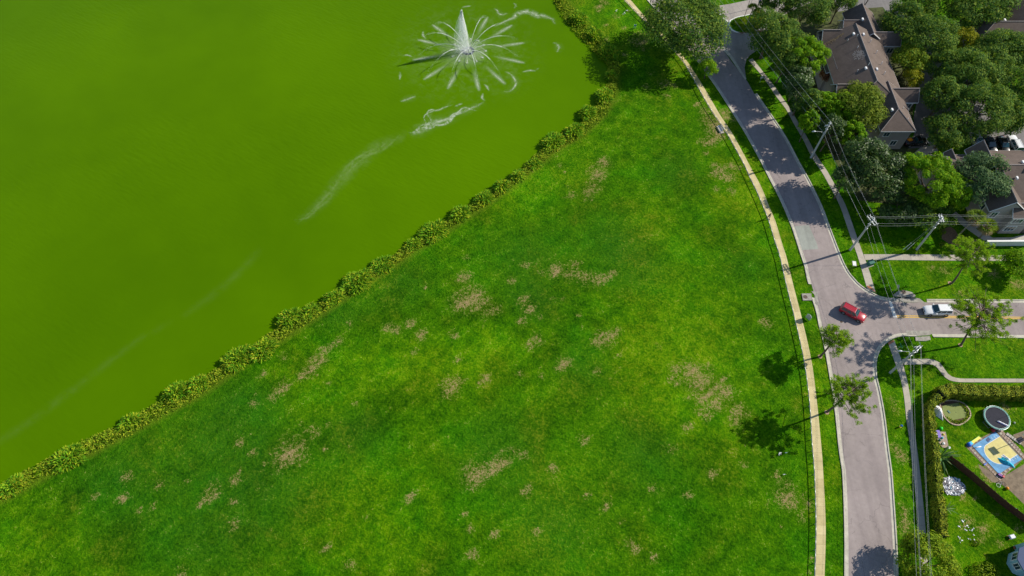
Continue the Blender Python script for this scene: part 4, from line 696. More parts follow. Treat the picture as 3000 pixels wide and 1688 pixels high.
# continuous low growth between the clumps
r = np.random.default_rng(77); n = 46000
u = r.uniform(0, 1, n); W2 = resample(catmull(WAT, 2), n=400); L2 = resample(catmull(LAND, 2), n=400); kk = u*399.99; i0 = kk.astype(int); fr = (kk-i0)[:, None]
pw = W2[i0]*(1-fr)+W2[i0+1]*fr; pl = L2[i0]*(1-fr)+L2[i0+1]*fr; q = r.beta(1.6, 1.3, n)[:, None]*.92+.02; P2 = pl*(1-q)+pw*q
dens = .5+.5*np.sin(kk*.9)*np.sin(kk*.37+1); keep = r.random(n) < .22+.78*dens; P2 = P2[keep]; q = q[keep]; n = len(P2)
az = r.uniform(0, 2*PI, n); d = np.stack([np.cos(az)*.9, np.sin(az)*.9, np.ones(n)], 1); d /= np.linalg.norm(d, axis=1)[:, None]
hump = (.45+.55*np.sin(kk[keep]*1.3+np.sin(kk[keep]*.41)*2)**2)*np.sin(np.clip(q[:, 0], .02, .98)*PI)**.6
zb = np.where(q[:, 0] > .5, -.4, -.1)+hump*r.uniform(.1, .95, n)
v, f = blades(np.column_stack([P2, zb]), d, r.uniform(.22, .5, n)*(.7+.4*q[:, 0]), .16*r.uniform(.7, 1.3, n), r, .4)
o = np_mesh('bank_growth', v, f, M['leaf_shore_low']); tag(o, 'low weedy growth and reeds lining the whole lake bank', 'vegetation', kind='stuff')
# agave and yucca in the yard
def rosette(name, loc, n, ln, wd, label, mat='leaf_agave', seed=1):
    r = np.random.default_rng(seed); root = empty(name, (*loc, 0)); tag(root, label, 'plant')
    a = np.arange(n)*2.399; e = r.uniform(.15, 1.1, n); d = np.stack([np.cos(a)*np.cos(e), np.sin(a)*np.cos(e), np.sin(e)], 1)
    v, f = blades(np.tile([[0, 0, .15]], (n, 1)), d, ln*r.uniform(.75, 1.1, n), wd, r, .3); np_mesh('leaves', v, f, M[mat], root)
    MB().cyl(0, 0, -.05, .3, .12, .08, 8).build('stem', M['bark'], root)
rosette('agave_plant', D['misc']['agave'], 44, 2.7, .20, 'big spiky agave at the end of the brown fence')
rosette('yucca_plant', D['misc']['yucca'], 9, 1.5, .16, 'small star-shaped yucca on the lower yard lawn', seed=3)
shrub('low_shrub', D['misc']['bush1'], .7, .5, .5, 120, .22, 'leaf_bush', 'low weed tuft beside the scattered papers')
shrub('yard_shrub', D['misc']['bush2'], 2.2, 1.6, 1.4, 900, .28, 'leaf_bush', 'leafy shrub at the bottom frame edge left of the blue house')

# ---------------------------------------------------------------- buildings
def solid(v, faces, thick):
    """closed slab under a roof surface"""
    n = len(v); mb = MB(); V = list(v)+[(a, b_, c_-thick) for a, b_, c_ in v]; Fc = [tuple(f) for f in faces]+[tuple(n+i for i in f[::-1]) for f in faces]
    ed = {}
    for f in faces:
        for i in range(len(f)): ed[(f[i], f[(i+1) % len(f)])] = 1
    for (a, b_) in ed:
        if (b_, a) not in ed: Fc.append((b_, a, a+n, b_+n))
    return mb.add(V, Fc)
def roof(parent, x0, x1, y0, y1, ze, zr, axis='x', hip=(0, 0), oh=.45, mat='shingle', name='roof', ridge=None):
    x0 -= oh; x1 += oh; y0 -= oh; y1 += oh; s = (zr-ze)/((y1-y0)/2 if axis == 'x' else (x1-x0)/2)
    if axis == 'x':
        ym = (y0+y1)/2 if ridge is None else ridge; h0, h1 = hip
        v = [(x0, y0, ze), (x1, y0, ze), (x1, y1, ze), (x0, y1, ze), (x0+h0, ym, zr), (x1-h1, ym, zr)]
        f = [(0, 1, 5, 4), (2, 3, 4, 5)]; f += [(3, 0, 4)] if h0 else []; f += [(1, 2, 5)] if h1 else []
        rd = [(x0+h0, ym, zr+.03), (x1-h1, ym, zr+.03)]
        hips = ([[(x0, y0, ze), v[4]], [(x0, y1, ze), v[4]]] if h0 else [])+([[(x1, y0, ze), v[5]], [(x1, y1, ze), v[5]]] if h1 else [])
        eaves = [((x0, y0), (x1, y0)), ((x0, y1), (x1, y1))]+([((x0, y0), (x0, y1))] if h0 else [])+([((x1, y0), (x1, y1))] if h1 else [])
    else:
        xm = (x0+x1)/2 if ridge is None else ridge; h0, h1 = hip
        v = [(x0, y0, ze), (x1, y0, ze), (x1, y1, ze), (x0, y1, ze), (xm, y0+h0, zr), (xm, y1-h1, zr)]
        f = [(1, 2, 5, 4), (3, 0, 4, 5)]; f += [(0, 1, 4)] if h0 else []; f += [(2, 3, 5)] if h1 else []
        rd = [(xm, y0+h0, zr+.03), (xm, y1-h1, zr+.03)]
        hips = ([[(x0, y0, ze), v[4]], [(x1, y0, ze), v[4]]] if h0 else [])+([[(x0, y1, ze), v[5]], [(x1, y1, ze), v[5]]] if h1 else [])
        eaves = [((x0, y0), (x0, y1)), ((x1, y0), (x1, y1))]+([((x0, y0), (x1, y0))] if h0 else [])+([((x0, y1), (x1, y1))] if h1 else [])
    o = solid(v, f, .16).build(name, M[mat], parent)
    rc = MB().tube(rd, .11, 5)
    for h_ in hips: rc.tube([Vector(h_[0])+Vector((0, 0, .02)), Vector(h_[1])+Vector((0, 0, .03))], .08, 5)
    rc.build('ridge_cap', pm('ridge_cap', (.30, .26, .24), .95, .15), o)
    for (a, b_) in eaves:
        dx, dy = b_[0]-a[0], b_[1]-a[1]; L_ = math.hypot(dx, dy); MB().box((a[0]+b_[0])/2, (a[1]+b_[1])/2, ze-.14, L_-.12, .10, .20, math.atan2(dy, dx)).build('fascia', M['trim_white'], o)
    if not all(hip):
        ends = [(v[0], v[4], v[3]) if axis == 'x' else (v[0], v[4], v[1])] if not hip[0] else []
        ends += [(v[1], v[5], v[2]) if axis == 'x' else (v[3], v[5], v[2])] if not hip[1] else []
        for (a, p, b_) in ends:
            for q in (a, b_): MB().tube([Vector(q)-Vector((0, 0, .1)), Vector(p)-Vector((0, 0, .1))], .09, 4).build('bargeboard', M['trim_white'], o)
    return o
def walls(parent, x0, x1, y0, y1, h, mat='siding', gable=None):
    mb = MB(); mb.box((x0+x1)/2, (y0+y1)/2, h/2, x1-x0, y1-y0, h)
    if gable:
        axis, zr = gable
        if axis == 'x':
            ym = (y0+y1)/2; mb.add([(x0+.002, y0, h), (x0+.002, y1, h), (x0+.002, ym, zr), (x1-.002, y0, h), (x1-.002, y1, h), (x1-.002, ym, zr)], [(0, 2, 1), (3, 4, 5), (0, 3, 5, 2), (1, 2, 5, 4)])
        else:
            xm = (x0+x1)/2; mb.add([(x0, y0+.002, h), (x1, y0+.002, h), (xm, y0+.002, zr), (x0, y1-.002, h), (x1, y1-.002, h), (xm, y1-.002, zr)], [(0, 1, 2), (3, 5, 4), (0, 2, 5, 3), (1, 4, 5, 2)])
    return mb.build('wall', M[mat], parent)
def window(parent, x_, y_, z_, wd, h, face, cols=2):
    """face: one of 'S','N','W','E'; x_,y_,z_ centre on the wall plane"""
    n = {'S': (0, -1), 'N': (0, 1), 'W': (-1, 0), 'E': (1, 0)}[face]; rz = 0 if n[0] == 0 else PI/2
    f = MB(); tt = .12
    tx, ty = (1, 0) if rz == 0 else (0, 1)
    cx_, cy_ = x_+n[0]*.04, y_+n[1]*.04
    for s in (-1, 1):
        f.box(cx_+tx*s*(wd/2), cy_+ty*s*(wd/2), z_, tt, .12, h+tt, rz); f.box(cx_, cy_, z_+s*h/2, wd-tt, .12, tt, rz)
    for c_ in range(1, cols): f.box(cx_+tx*(-wd/2+wd*c_/cols), cy_+ty*(-wd/2+wd*c_/cols), z_, .06, .10, h-tt, rz)
    o = f.build('window', M['trim_white'], parent)
    MB().box(x_+n[0]*.01, y_+n[1]*.01, z_, wd-tt, .06, h-tt, rz).build('pane', M['glass_window'], o)
    return o
def vent(parent, x_, y_, z_, s=.75):
    MB().box(x_, y_, z_+.18, .55*s, 1.0*s, .36, 0, .85).build('roof_vent', M['vent_white'], parent)
def pipe(parent, x_, y_, z_, h=.7):
    MB().cyl(x_, y_, z_-.3, z_+h, .06, .06, 8).build('vent_pipe', M['vent_white'], parent)

b1 = empty('townhouse'); tag(b1, 'long brown-roofed townhouse with pale dormer wings, beside the roadside trees', 'house')
walls(b1, 71.0, 84.2, 109.2, 131.5, 6.0); roof(b1, 71.0, 84.2, 109.2, 131.5, 6.0, 9.6, 'y', (5.0, 0))
walls(b1, 77.5, 84.0, 103.2, 109.2, 5.95); roof(b1, 77.5, 84.0, 103.2, 114.5, 5.95, 8.4, 'y', (4.0, 0))
walls(b1, 78.6, 84.8, 131.5, 140.0, 5.9); roof(b1, 78.6, 84.8, 130.5, 140.0, 5.9, 8.5, 'y')
walls(b1, 70.8, 74.0, 129.6, 133.6, 5.9, 'siding'); roof(b1, 71.2, 77.5, 129.9, 133.2, 5.9, 8.2, 'x', (0, 0), .5)
walls(b1, 84.0, 88.0, 129.3, 133.0, 5.9, 'siding_cream', ('x', 7.6)); roof(b1, 79.0, 88.2, 129.3, 133.0, 5.9, 7.9, 'x')
walls(b1, 84.0, 86.9, 111.6, 115.1, 5.85, 'siding_cream', ('x', 7.4)); roof(b1, 79.0, 87.0, 111.6, 115.1, 5.85, 7.8, 'x')
walls(b1, 70.2, 73.0, 112.5, 116.0, 5.8, 'siding', ('x', 7.4)); roof(b1, 70.3, 77.5, 112.4, 116.2, 5.8, 8.1, 'x')
walls(b1, 77.0, 79.0, 133.6, 137.4, 5.8, 'siding', ('x', 7.3)); roof(b1, 77.0, 81.5, 133.6, 137.4, 5.8, 7.7, 'x')
walls(b1, 70.4, 72.0, 121.0, 126.2, 5.5, 'siding'); roof(b1, 70.4, 73.5, 121.0, 126.2, 5.5, 6.6, 'y')
window(b1, 79.0, 103.2, 4.6, 1.3, 1.3, 'S'); window(b1, 86.0, 111.6, 4.4, 1.4, 1.5, 'S'); window(b1, 87.0, 129.3, 4.3, 1.4, 1.5, 'S'); window(b1, 77.0, 135.4, 4.4, 1.4, 1.6, 'W'); window(b1, 70.4, 123.6, 4.2, 1.5, 1.4, 'W'); window(b1, 77.5, 105.2, 4.4, 1.1, 1.3, 'W')
window(b1, 81.6, 103.2, 2.0, 1.3, 1.4, 'S')
vent(b1, 76.6, 129.0, 9.0); vent(b1, 78.6, 128.6, 9.2, .7); vent(b1, 76.5, 118.0, 9.0); vent(b1, 78.7, 117.6, 9.1, .7); vent(b1, 79.7, 107.0, 7.7); vent(b1, 80.6, 135.2, 8.0)
for (x_, y_, z_) in ((77.0, 128.0, 9.2), (75.2, 127.6, 8.2), (76.4, 124.6, 8.8), (80.0, 127.0, 8.6), (80.6, 123.8, 8.3), (80.9, 120.4, 8.1), (80.6, 117.2, 8.3), (77.1, 118.7, 9.3), (75.0, 118.0, 8.1), (82.6, 108.0, 6.9), (82.7, 105.0, 6.8)): pipe(b1, x_, y_, z_)
# pale blotch of swapped shingle tabs on the west slope
tb = MB(); q = random.Random(3)
for i_ in range(-7, 8):
    for j_ in range(-7, 8):
        if (i_*i_+j_*j_) < 46 and q.random() < .8-.008*(i_*i_+j_*j_):
            xx = 76.2+i_*.17; yy = 122.3+j_*.24; zz = 9.6-(77.6-xx)*(3.6/7.05)+.035
            tb.add([(xx, yy, zz), (xx+.13, yy, zz+.13*.51), (xx+.13, yy+.17, zz+.13*.51), (xx, yy+.17, zz)], [(0, 1, 2, 3)])
tb.build('pale_shingles', pm('pale_shingle', (.34, .31, .28), .9, .15), b1)
lt = MB(); q = random.Random(9)
for _ in range(240):
    u = q.random(); xx = 71.0+u*3.8+q.uniform(-.2, .2); yy = 129.0+u*1.2-abs(q.gauss(0, .35))*(1.6-u); zz = 6.0+(xx-70.55)*.511+.06; s = q.uniform(.05, .13)
    lt.add([(xx, yy, zz), (xx+s, yy, zz+s*.5), (xx+s, yy+s*2, zz+s*.5), (xx, yy+s*2, zz)], [(0, 1, 2, 3)])
o = lt.build('fallen_leaves', M['leaf_dead'], b1); o['kind'] = 'stuff'

b2 = empty('townhouse'); tag(b2, 'brown-roofed townhouse with steep dark dormer below the row of parked cars', 'house')
walls(b2, 85.6, 95.0, 89.6, 96.0, 5.9); roof(b2, 85.6, 96.0, 89.6, 96.0, 5.9, 7.7, 'x', (2.8, 0))
walls(b2, 95.0, 108.0, 84.6, 97.0, 6.0); roof(b2, 95.4, 110.0, 84.6, 97.0, 6.0, 9.3, 'x')
walls(b2, 93.0, 96.6, 93.6, 96.9, 6.4, 'siding', ('y', 8.6)); roof(b2, 93.0, 96.6, 91.0, 97.0, 6.3, 9.2, 'y', (0, 0), .35)
walls(b2, 88.6, 90.0, 95.2, 96.6, 6.0, 'siding', ('y', 6.9)); roof(b2, 88.5, 90.2, 93.0, 96.7, 5.95, 7.1, 'y', (0, 0), .2)
walls(b2, 106.0, 109.0, 94.0, 98.2, 6.2, 'siding', ('y', 7.8)); roof(b2, 106.0, 109.0, 92.0, 98.2, 6.2, 8.2, 'y', (0, 0), .3)
walls(b2, 93.0, 99.2, 82.2, 88.0, 6.0, 'siding', ('y', 8.3)); roof(b2, 93.0, 99.2, 82.4, 89.5, 6.0, 8.9, 'y', (0, 0), .5)
walls(b2, 97.2, 104.0, 80.9, 85.0, 5.6, 'siding'); roof(b2, 97.2, 104.0, 80.9, 85.0, 5.6, 7.2, 'x', (0, 0), .4)
window(b2, 94.2, 82.2, 4.6, 1.3, 1.7, 'S'); window(b2, 98.6, 80.9, 4.4, 2.0, 1.5, 'S', 3); window(b2, 98.6, 80.9, 1.8, 2.0, 1.5, 'S', 3); window(b2, 102.3, 80.9, 4.2, 1.6, 1.5, 'S'); window(b2, 93.0, 84.5, 4.4, 1.3, 1.5, 'W'); window(b2, 93.0, 95.2, 7.2, 1.0, .9, 'W')
MB().box(102.4, 80.86, 1.2, 1.6, .08, 2.2).build('door', M['metal_dark'], b2)
vent(b2, 100.6, 91.6, 9.0); vent(b2, 101.0, 89.9, 9.0); vent(b2, 91.6, 91.9, 7.4, .7); vent(b2, 98.6, 88.2, 8.3, .7)
for (x_, y_, z_) in ((90.9, 94.6, 6.7), (87.8, 94.8, 6.6), (101.5, 92.6, 8.7), (102.8, 88.9, 8.6)): pipe(b2, x_, y_, z_, .5)

b3 = empty('house'); tag(b3, 'dark blue-shaded hipped house in the upper right corner', 'house')
walls(b3, 108.0, 124.0, 131.6, 136.8, 6.0, 'siding'); roof(b3, 108.0, 124.0, 131.6, 136.8, 6.0, 8.4, 'x', (3.2, 0))
walls(b3, 115.0, 128.0, 136.0, 146.0, 6.2, 'siding_cream', ('y', 9.4)); roof(b3, 115.0, 128.0, 135.0, 146.0, 6.2, 10.4, 'y')
walls(b3, 111.2, 113.6, 136.0, 140.5, 5.6, 'siding_cream', ('y', 7.2)); roof(b3, 111.2, 113.6, 135.0, 140.5, 5.6, 7.5, 'y', (0, 0), .3)
roof(b3, 113.2, 114.2, 131.2, 134.0, 6.1, 7.1, 'y', (0, 0), .15)
window(b3, 108.0, 133.6, 4.4, 1.3, 1.5, 'W'); window(b3, 112.4, 131.6, 4.2, 1.4, 1.5, 'S'); vent(b3, 113.6, 135.4, 7.6, .8)

b4 = empty('blue_house'); tag(b4, 'pale blue house with bay windows and grey roof at the bottom right corner', 'house')
walls(b4, 78.6, 92.0, 8.0, 21.2, 3.4, 'siding_blue'); roof(b4, 79.0, 92.0, 8.0, 21.0, 3.6, 6.4, 'y', (3, 3), .5, 'shingle_grey')
bay = MB(); bay.prism([(79.0, 20.6), (77.4, 20.0), (76.6, 18.6), (77.0, 17.2), (78.7, 16.4)], 0, 3.1); bay.build('bay_wall', M['siding_blue'], b4)
MB().prism([(79.2, 20.9), (77.2, 20.3), (76.3, 18.7), (76.7, 17.0), (78.9, 16.1)], 3.1, 3.25).build('bay_roof', M['dark_blue'], b4)
MB().prism([(78.7, 15.4), (77.4, 15.0), (77.2, 13.4), (78.6, 12.6)], 0, 3.1).build('bay_wall', M['siding_blue'], b4)
def tilted_window(parent, p0, p1, z0, z1):
    p0, p1 = np.array(p0), np.array(p1); t_ = p1-p0; L_ = np.linalg.norm(t_); t_ /= L_; a_ = math.atan2(t_[1], t_[0]); nrm = np.array([t_[1], -t_[0]])
    mid = (p0+p1)/2
    f_ = MB()
    for s in (-1, 1):
        e = mid+t_*s*L_/2+nrm*.04; f_.box(e[0], e[1], (z0+z1)/2, .1, .1, z1-z0+.1, a_); e = mid+nrm*.04; f_.box(e[0], e[1], z0 if s < 0 else z1, L_-.1, .1, .1, a_)
    e = mid+nrm*.04; f_.box(e[0], e[1], (z0+z1)/2, .06, .08, z1-z0-.1, a_)
    o = f_.build('window', M['trim_white'], parent); e = mid+nrm*.012; MB().box(e[0], e[1], (z0+z1)/2, L_-.1, .05, z1-z0-.1, a_).build('pane', M['glass_window'], o)
tilted_window(b4, (77.30, 19.82), (76.70, 18.78), 1.2, 2.6); tilted_window(b4, (76.68, 18.3), (76.93, 17.45), 1.2, 2.6); tilted_window(b4, (77.36, 14.7), (77.22, 13.7), 1.2, 2.6)
root = empty('flower_pot', (*D['misc']['pot'], 0)); tag(root, 'terracotta flower pot at the corner of the blue house', 'flower pot')
MB().cyl(0, 0, 0, .45, .22, .32, 12).build('pot', M['terracotta'], root); MB().cyl(0, 0, .40, .46, .28, .28, 12).build('soil', M['soil'], root)

# white yard wall of the lower house and perimeter wall among the trees
def wall_thing(name, a, b_, h, th, mat, label, cap=None, piers=0):
    dx, dy = b_[0]-a[0], b_[1]-a[1]; L_ = math.hypot(dx, dy); root = empty(name, (*a, 0), math.atan2(dy, dx)); tag(root, label, 'wall')
    MB().box(L_/2, 0, h/2-.1, L_, th, h+.2).build('wall_body', M[mat], root)
    if cap: MB().box(L_/2, 0, h+.05, L_+.06, th+.12, .1).build('coping', M[cap], root)
    for k in range(piers): MB().box(L_*(k+.5)/piers, 0, h/2, .5, th+.16, h+.35).build('pier', M[cap or mat], root)
wall_thing('yard_wall', D['retain'][0], D['retain'][1], 1.5, .25, 'stucco_white', 'low white wall in front of the lower house patio', 'trim_white')
wall_thing('perimeter_wall', D['wallA'][0], D['wallA'][1], 1.9, .3, 'stucco_white', 'pale perimeter wall glimpsed beside the dark magnolia', 'trim_white', 2)
wall_thing('perimeter_wall', D['wallA'][2], D['wallA'][3], 1.9, .3, 'stucco_white', 'pale perimeter wall glimpsed left of the roadside pole', 'trim_white', 3)

# ---------------------------------------------------------------- utility poles and wires
PZ = 10.7
def pole(k, base, top, label, arms, lamp=None, guy=False, flat=True):
    root = empty('utility_pole', (*base, 0)); tag(root, label, 'utility pole', 'concrete utility poles')
    tx, ty = top[0]-base[0], top[1]-base[1]
    MB().tube([(0, 0, -.3), (tx*.5, ty*.5, PZ*.5), (tx, ty, PZ)], [.29, .22, .16], 4).build('shaft', M['concrete_pole'], root)
    at = lambda z_: (tx*z_/PZ, ty*z_/PZ)
    for (z_, ang, L_, off) in arms:
        x_, y_ = at(z_); MB().box(x_+off*math.cos(ang+PI/2), y_+off*math.sin(ang+PI/2), z_, L_, .12, .14, ang).build('crossarm', M['metal_grey'], root)
        for s in (-.95, -.45, .45, .95):
            MB().cyl(x_+math.cos(ang)*L_/2*s+off*math.cos(ang+PI/2), y_+math.sin(ang)*L_/2*s+off*math.sin(ang+PI/2), z_+.07, z_+.34, .07, .05, 8).build('insulator', M['trim_white'], root)
    for z_ in (10.4, 9.6, 8.7, 7.4):
        x_, y_ = at(z_); MB().box(x_, y_, z_, .42, .42, .07, .4).build('band', M['metal_grey'], root)
    if lamp:
        z_ = lamp[1]; x_, y_ = at(z_); a = lamp[0]; ex, ey = x_+math.cos(a)*2.0, y_+math.sin(a)*2.0
        l_ = MB().tube([(x_, y_, z_), ((x_+ex)/2, (y_+ey)/2, z_+.35), (ex, ey, z_+.4)], .035, 6).build('lamp_arm', M['metal_grey'], root)
        h_ = MB(); h_.tube([(ex-math.cos(a)*.1, ey-math.sin(a)*.1, z_+.4), (ex+math.cos(a)*.3, ey+math.sin(a)*.3, z_+.42), (ex+math.cos(a)*.75, ey+math.sin(a)*.75, z_+.36)], [.06, .18, .08], 8); h_.build('lamp_head', M['sign_grey'], l_, True)
    return root
PB = D['poles']; WD = PI*.28
pole('A', PB['A'], PB['A'], 'utility pole nearest the long house, with a street lamp arm', [(9.6, .4, 1.5, .2)], (PI, 7.6))
pole('B', PB['B'], PB['B'], 'utility pole at the upper corner, carrying two side-by-side crossarms', [(9.9, PI*.62, 2.4, .28), (9.9, PI*.62, 2.4, -.28)])
pole('C', PB['C'], D['poleC_top'], 'utility pole standing alone on the upper corner lawn', [(10.1, PI/2, 1.7, .22), (10.1, PI/2, 1.7, -.22)])
pole('D', PB['D'], PB['D'], 'utility pole at the hedge corner, with transformer clutter and a street lamp', [(10.0, .1, 1.3, .2), (9.3, 1.0, .9, -.2)], (PI*.98, 8.2))
def wire(a, b_, sag, label, grp, r_=.012):
    a, b_ = Vector(a), Vector(b_); pts = []
    for k in range(17):
        u = k/16; p = a.lerp(b_, u); p.z -= sag*4*u*(1-u); pts.append(p-a)
    o = MB().tube(pts, r_, 5).build('power_line', M['wire']); o.location = a; tag(o, label, 'wire', grp)
A_, B_, C_, D_ = (np.array(PB[k]) for k in 'ABCD'); CT = np.array(D['poleC_top'])
UPW = A_+(A_-np.array([50.5, 140.0]))*-1.25; DN = D_+np.array([-8.9, -35.4])*1.35; RT = CT+np.array([40, -.3])
def P3(p, z_, dx=0, dy=0): return (p[0]+dx, p[1]+dy, z_)
for (dx, dy, z_, ps) in ((-.75, 0, 10.0, 'leftmost of the three'), (0, 0, 10.8, 'middle of the three'), (.5, 0.4, 10.2, 'rightmost of the three')):
    wire(P3(UPW, z_, dx), P3(A_, z_, dx, dy), .7, ps+' high power lines from the roadside pole towards the entrance island', 'upper wires past the long house')
    wire(P3(A_, z_, dx, dy), P3(B_, z_, dx, dy), .6, ps+' high power lines between the two roadside poles', 'upper wires between the roadside poles')
    wire(P3(B_, z_, dx, dy), P3(D_, z_, dx, dy), .6, ps+' high power lines crossing the side street', 'upper wires over the side street')
    wire(P3(D_, z_, dx, dy), P3(DN, z_, dx*1.3, dy), .7, ps+' high power lines running down along the hedge', 'upper wires along the hedge')
for (dx, z_, ps) in ((-.12, 7.6, 'left of the two'), (.12, 7.2, 'right of the two')):
    wire(P3(UPW, z_, dx), P3(A_, z_, dx), .6, ps+' low cables from the roadside pole towards the entrance island', 'lower cables past the long house', .014)
    wire(P3(A_, z_, dx), P3(B_, z_, dx), .6, ps+' low cables between the two roadside poles', 'lower cables between the roadside poles', .014)
    wire(P3(B_, z_, dx), P3(D_, z_, dx), .6, ps+' low cables crossing the side street', 'lower cables over the side street', .014)
    wire(P3(D_, z_, dx), P3(DN, z_, dx*4), .6, ps+' low cables running down along the hedge', 'lower cables along the hedge', .014)
for (dy, z_, ps) in ((.8, 10.3, 'topmost'), (.1, 10.8, 'second from top'), (-.8, 10.3, 'third from top'), (-.1, 8.6, 'lowest')):
    wire(P3(B_, z_-.2, .3, dy), P3(CT, z_, -.3, dy), .35, ps+' power line between the corner pole and the lone lawn pole', 'wires over the upper lawn')
    if dy != -.1 or True: wire(P3(CT, z_, .3, dy), P3(RT, z_, 0, dy), .35, ps+' power line leaving the lone lawn pole to the right', 'wires towards the lower house')
for k, px in enumerate(((77.2, 77.0), (78.0, 77.0))):
    q = CT; g = (px[0], px[1], 0); o = MB().tube([(0, 0, 0), (q[0]-g[0], q[1]-g[1], 9.6)], .018, 5).build('guy_wire', M['wire']); o.location = g; tag(o, ('left', 'right')[k]+' guy wire slanting from the lone lawn pole to the grass', 'wire')
    o2 = MB().tube([(0, 0, 0), ((q[0]-g[0])*.24, (q[1]-g[1])*.24, 2.3)], .05, 6).build('guard', M['trim_white'], o)

# ---------------------------------------------------------------- pipe rail fence by the lake path
pl = catmull(D['pathL_l'], 1.0); fl = resample(offset(pl, -.32), 2.0)
fence = empty('pipe_fence', (*fl[0], 0)); tag(fence, 'low metal pipe rail fence along the lake side of the ochre footpath', 'fence')
pme = MB().cyl(0, 0, -.1, .74, .06, .06, 8); post_me = None
for k in range(len(fl)):
    x_, y_ = fl[k]-fl[0]
    if post_me is None: o = pme.build('post', M['rail_metal'], fence); post_me = o.data
    else: o = link('post', post_me, fence)
    o.location = (x_, y_, 0)
    if k < len(fl)-1:
        x2, y2 = fl[k+1]-fl[0]; MB().tube([(x_, y_, .70), (x2, y2, .70)], .06, 8).build('rail', M['rail_metal'], fence, True)

# bench behind the fence
ba, bb = np.array(D['bench'][0]), np.array(D['bench'][1]); bc = (ba+bb)/2; an = math.atan2(*(bb-ba)[::-1])
bn = empty('park_bench', (bc[0]-.2, bc[1], 0), an); tag(bn, 'grey park bench facing the lake behind the pipe fence', 'bench')
for k in range(4): MB().box(0, -.28+k*.13, .45, 1.8, .10, .035).build('seat_slat', M['metal_grey'], bn)
for k in range(3): MB().box(0, .26+k*.04, .58+k*.14, 1.8, .03, .10).build('back_slat', M['metal_grey'], bn)
for s in (-.75, .75):
    mb = MB(); mb.box(s, -.24, .22, .06, .06, .44); mb.box(s, .20, .22, .06, .06, .44); mb.box(s, -.02, .43, .06, .56, .04); mb.tube([(s, .22, .44), (s, .37, .95)], .03, 6); mb.build('leg_frame', M['metal_dark'], bn)
MB().box(0, 0, .02, 2.2, 1.0, .05).build('pad', M['concrete'], bn)

# signs
Sg = D['signs']
def post_sign(name, loc, h, label, cat='sign'):
    root = empty(name, (*loc, 0)); tag(root, label, cat); MB().cyl(0, 0, -.1, h, .035, .035, 8).build('post', M['metal_grey'], root); return root
r_ = empty('notice_board', (*Sg['board'], 0), -.95); tag(r_, 'grey pointed-top notice board beside the lakeside footpath', 'sign')
bd = MB(); P_ = [(-.5, 0), (.5, 0), (.5, 1.15), (0, 1.45), (-.5, 1.15)]
bd.add([(x_, -.03, .25+z_) for x_, z_ in P_]+[(x_, .03, .25+z_) for x_, z_ in P_], [(0, 1, 2, 3, 4), (9, 8, 7, 6, 5)]+[(i_, i_+5, (i_+1) % 5+5, (i_+1) % 5) for i_ in range(5)]); bd.build('panel', M['sign_grey'], r_)
for s in (-.42, .42): MB().cyl(s, .07, -.1, 1.3, .04, .04, 8).build('post', M['metal_grey'], r_)
r_ = post_sign('stop_sign', Sg['stop'], 2.5, 'stop sign seen from behind at the upper corner', 'sign')
oc = [(math.cos(PI/8+k*PI/4)*.38, math.sin(PI/8+k*PI/4)*.38) for k in range(8)]
mk = lambda o, s: [(o, y_*s, 2.25+z_*s) for y_, z_ in oc]
MB().add(mk(-.035, 1)+mk(.0, 1), [tuple(range(8))[::-1], tuple(range(8, 16))]+[(i_, (i_+1) % 8, (i_+1) % 8+8, i_+8) for i_ in range(8)]).build('plate', M['sign_grey'], r_)
MB().add(mk(.006, .97), [tuple(range(8))]).build('red_face', M['plastic_red'], r_)
cu = bpy.data.curves.new('lettering', 'FONT'); cu.body = 'STOP'; cu.size = .26; cu.align_x = 'CENTER'; cu.align_y = 'CENTER'; cu.extrude = .002; cu.materials.append(M['white_paint'])
tmp = bpy.data.objects.new('lettering_tmp', cu); C.objects.link(tmp); me_ = bpy.data.meshes.new_from_object(tmp); bpy.data.objects.remove(tmp); bpy.data.curves.remove(cu)
o = link('lettering', me_, r_, M['white_paint']); o.location = (.012, 0, 2.25); o.rotation_euler = (PI/2, 0, PI/2)
r_ = post_sign('street_name_sign', Sg['street'], 2.6, 'green crossed street name blades at the hedge corner')
MB().box(0, 0, 2.72, 1.1, .03, .2, .1).build('blade', M['green_sign'], r_); MB().box(0, 0, 2.94, 1.0, .03, .2, .1+PI/2).build('blade', M['green_sign'], r_)
r_ = post_sign('small_sign', Sg['white'], 1.9, 'white square sign on the shaded verge near the entrance drive'); MB().box(.0, -.04, 1.7, .6, .03, .6, .3).build('plate', M['trim_white'], r_)
r_ = empty('lake_sign', (*Sg['small'], 0)); tag(r_, 'small white two-post sign in the shade of the great oak', 'sign')
for s in (-.22, .22): MB().box(s, 0, .5, .08, .08, 1.1).build('post', M['trim_white'], r_)
MB().box(0, -.06, .85, .5, .03, .35).build('plate', M['plastic_blue'], r_)
r_ = empty('fire_hydrant', (*Sg['hydrant'], 0)); tag(r_, 'yellow fire hydrant with blue cap on the shaded verge', 'hydrant')
MB().cyl(0, 0, -.05, .06, .2, .2, 12).build('flange', M['plastic_yellow'], r_); MB().cyl(0, 0, .05, .58, .14, .13, 12).build('barrel', M['plastic_yellow'], r_)
MB().tube([(0, 0, .58), (0, 0, .68), (0, 0, .76)], [.16, .14, .04], 12).build('bonnet', M['plastic_blue'], r_)
for a in (0, PI/2, PI): MB().tube([(math.cos(a)*.1, math.sin(a)*.1, .42), (math.cos(a)*.24, math.sin(a)*.24, .42)], .07, 8).build('nozzle', M['plastic_blue'], r_)
r_ = empty('utility_box', (*Sg['box'], 0), .35); tag(r_, 'green utility cabinet at the footpath fork', 'utility box')
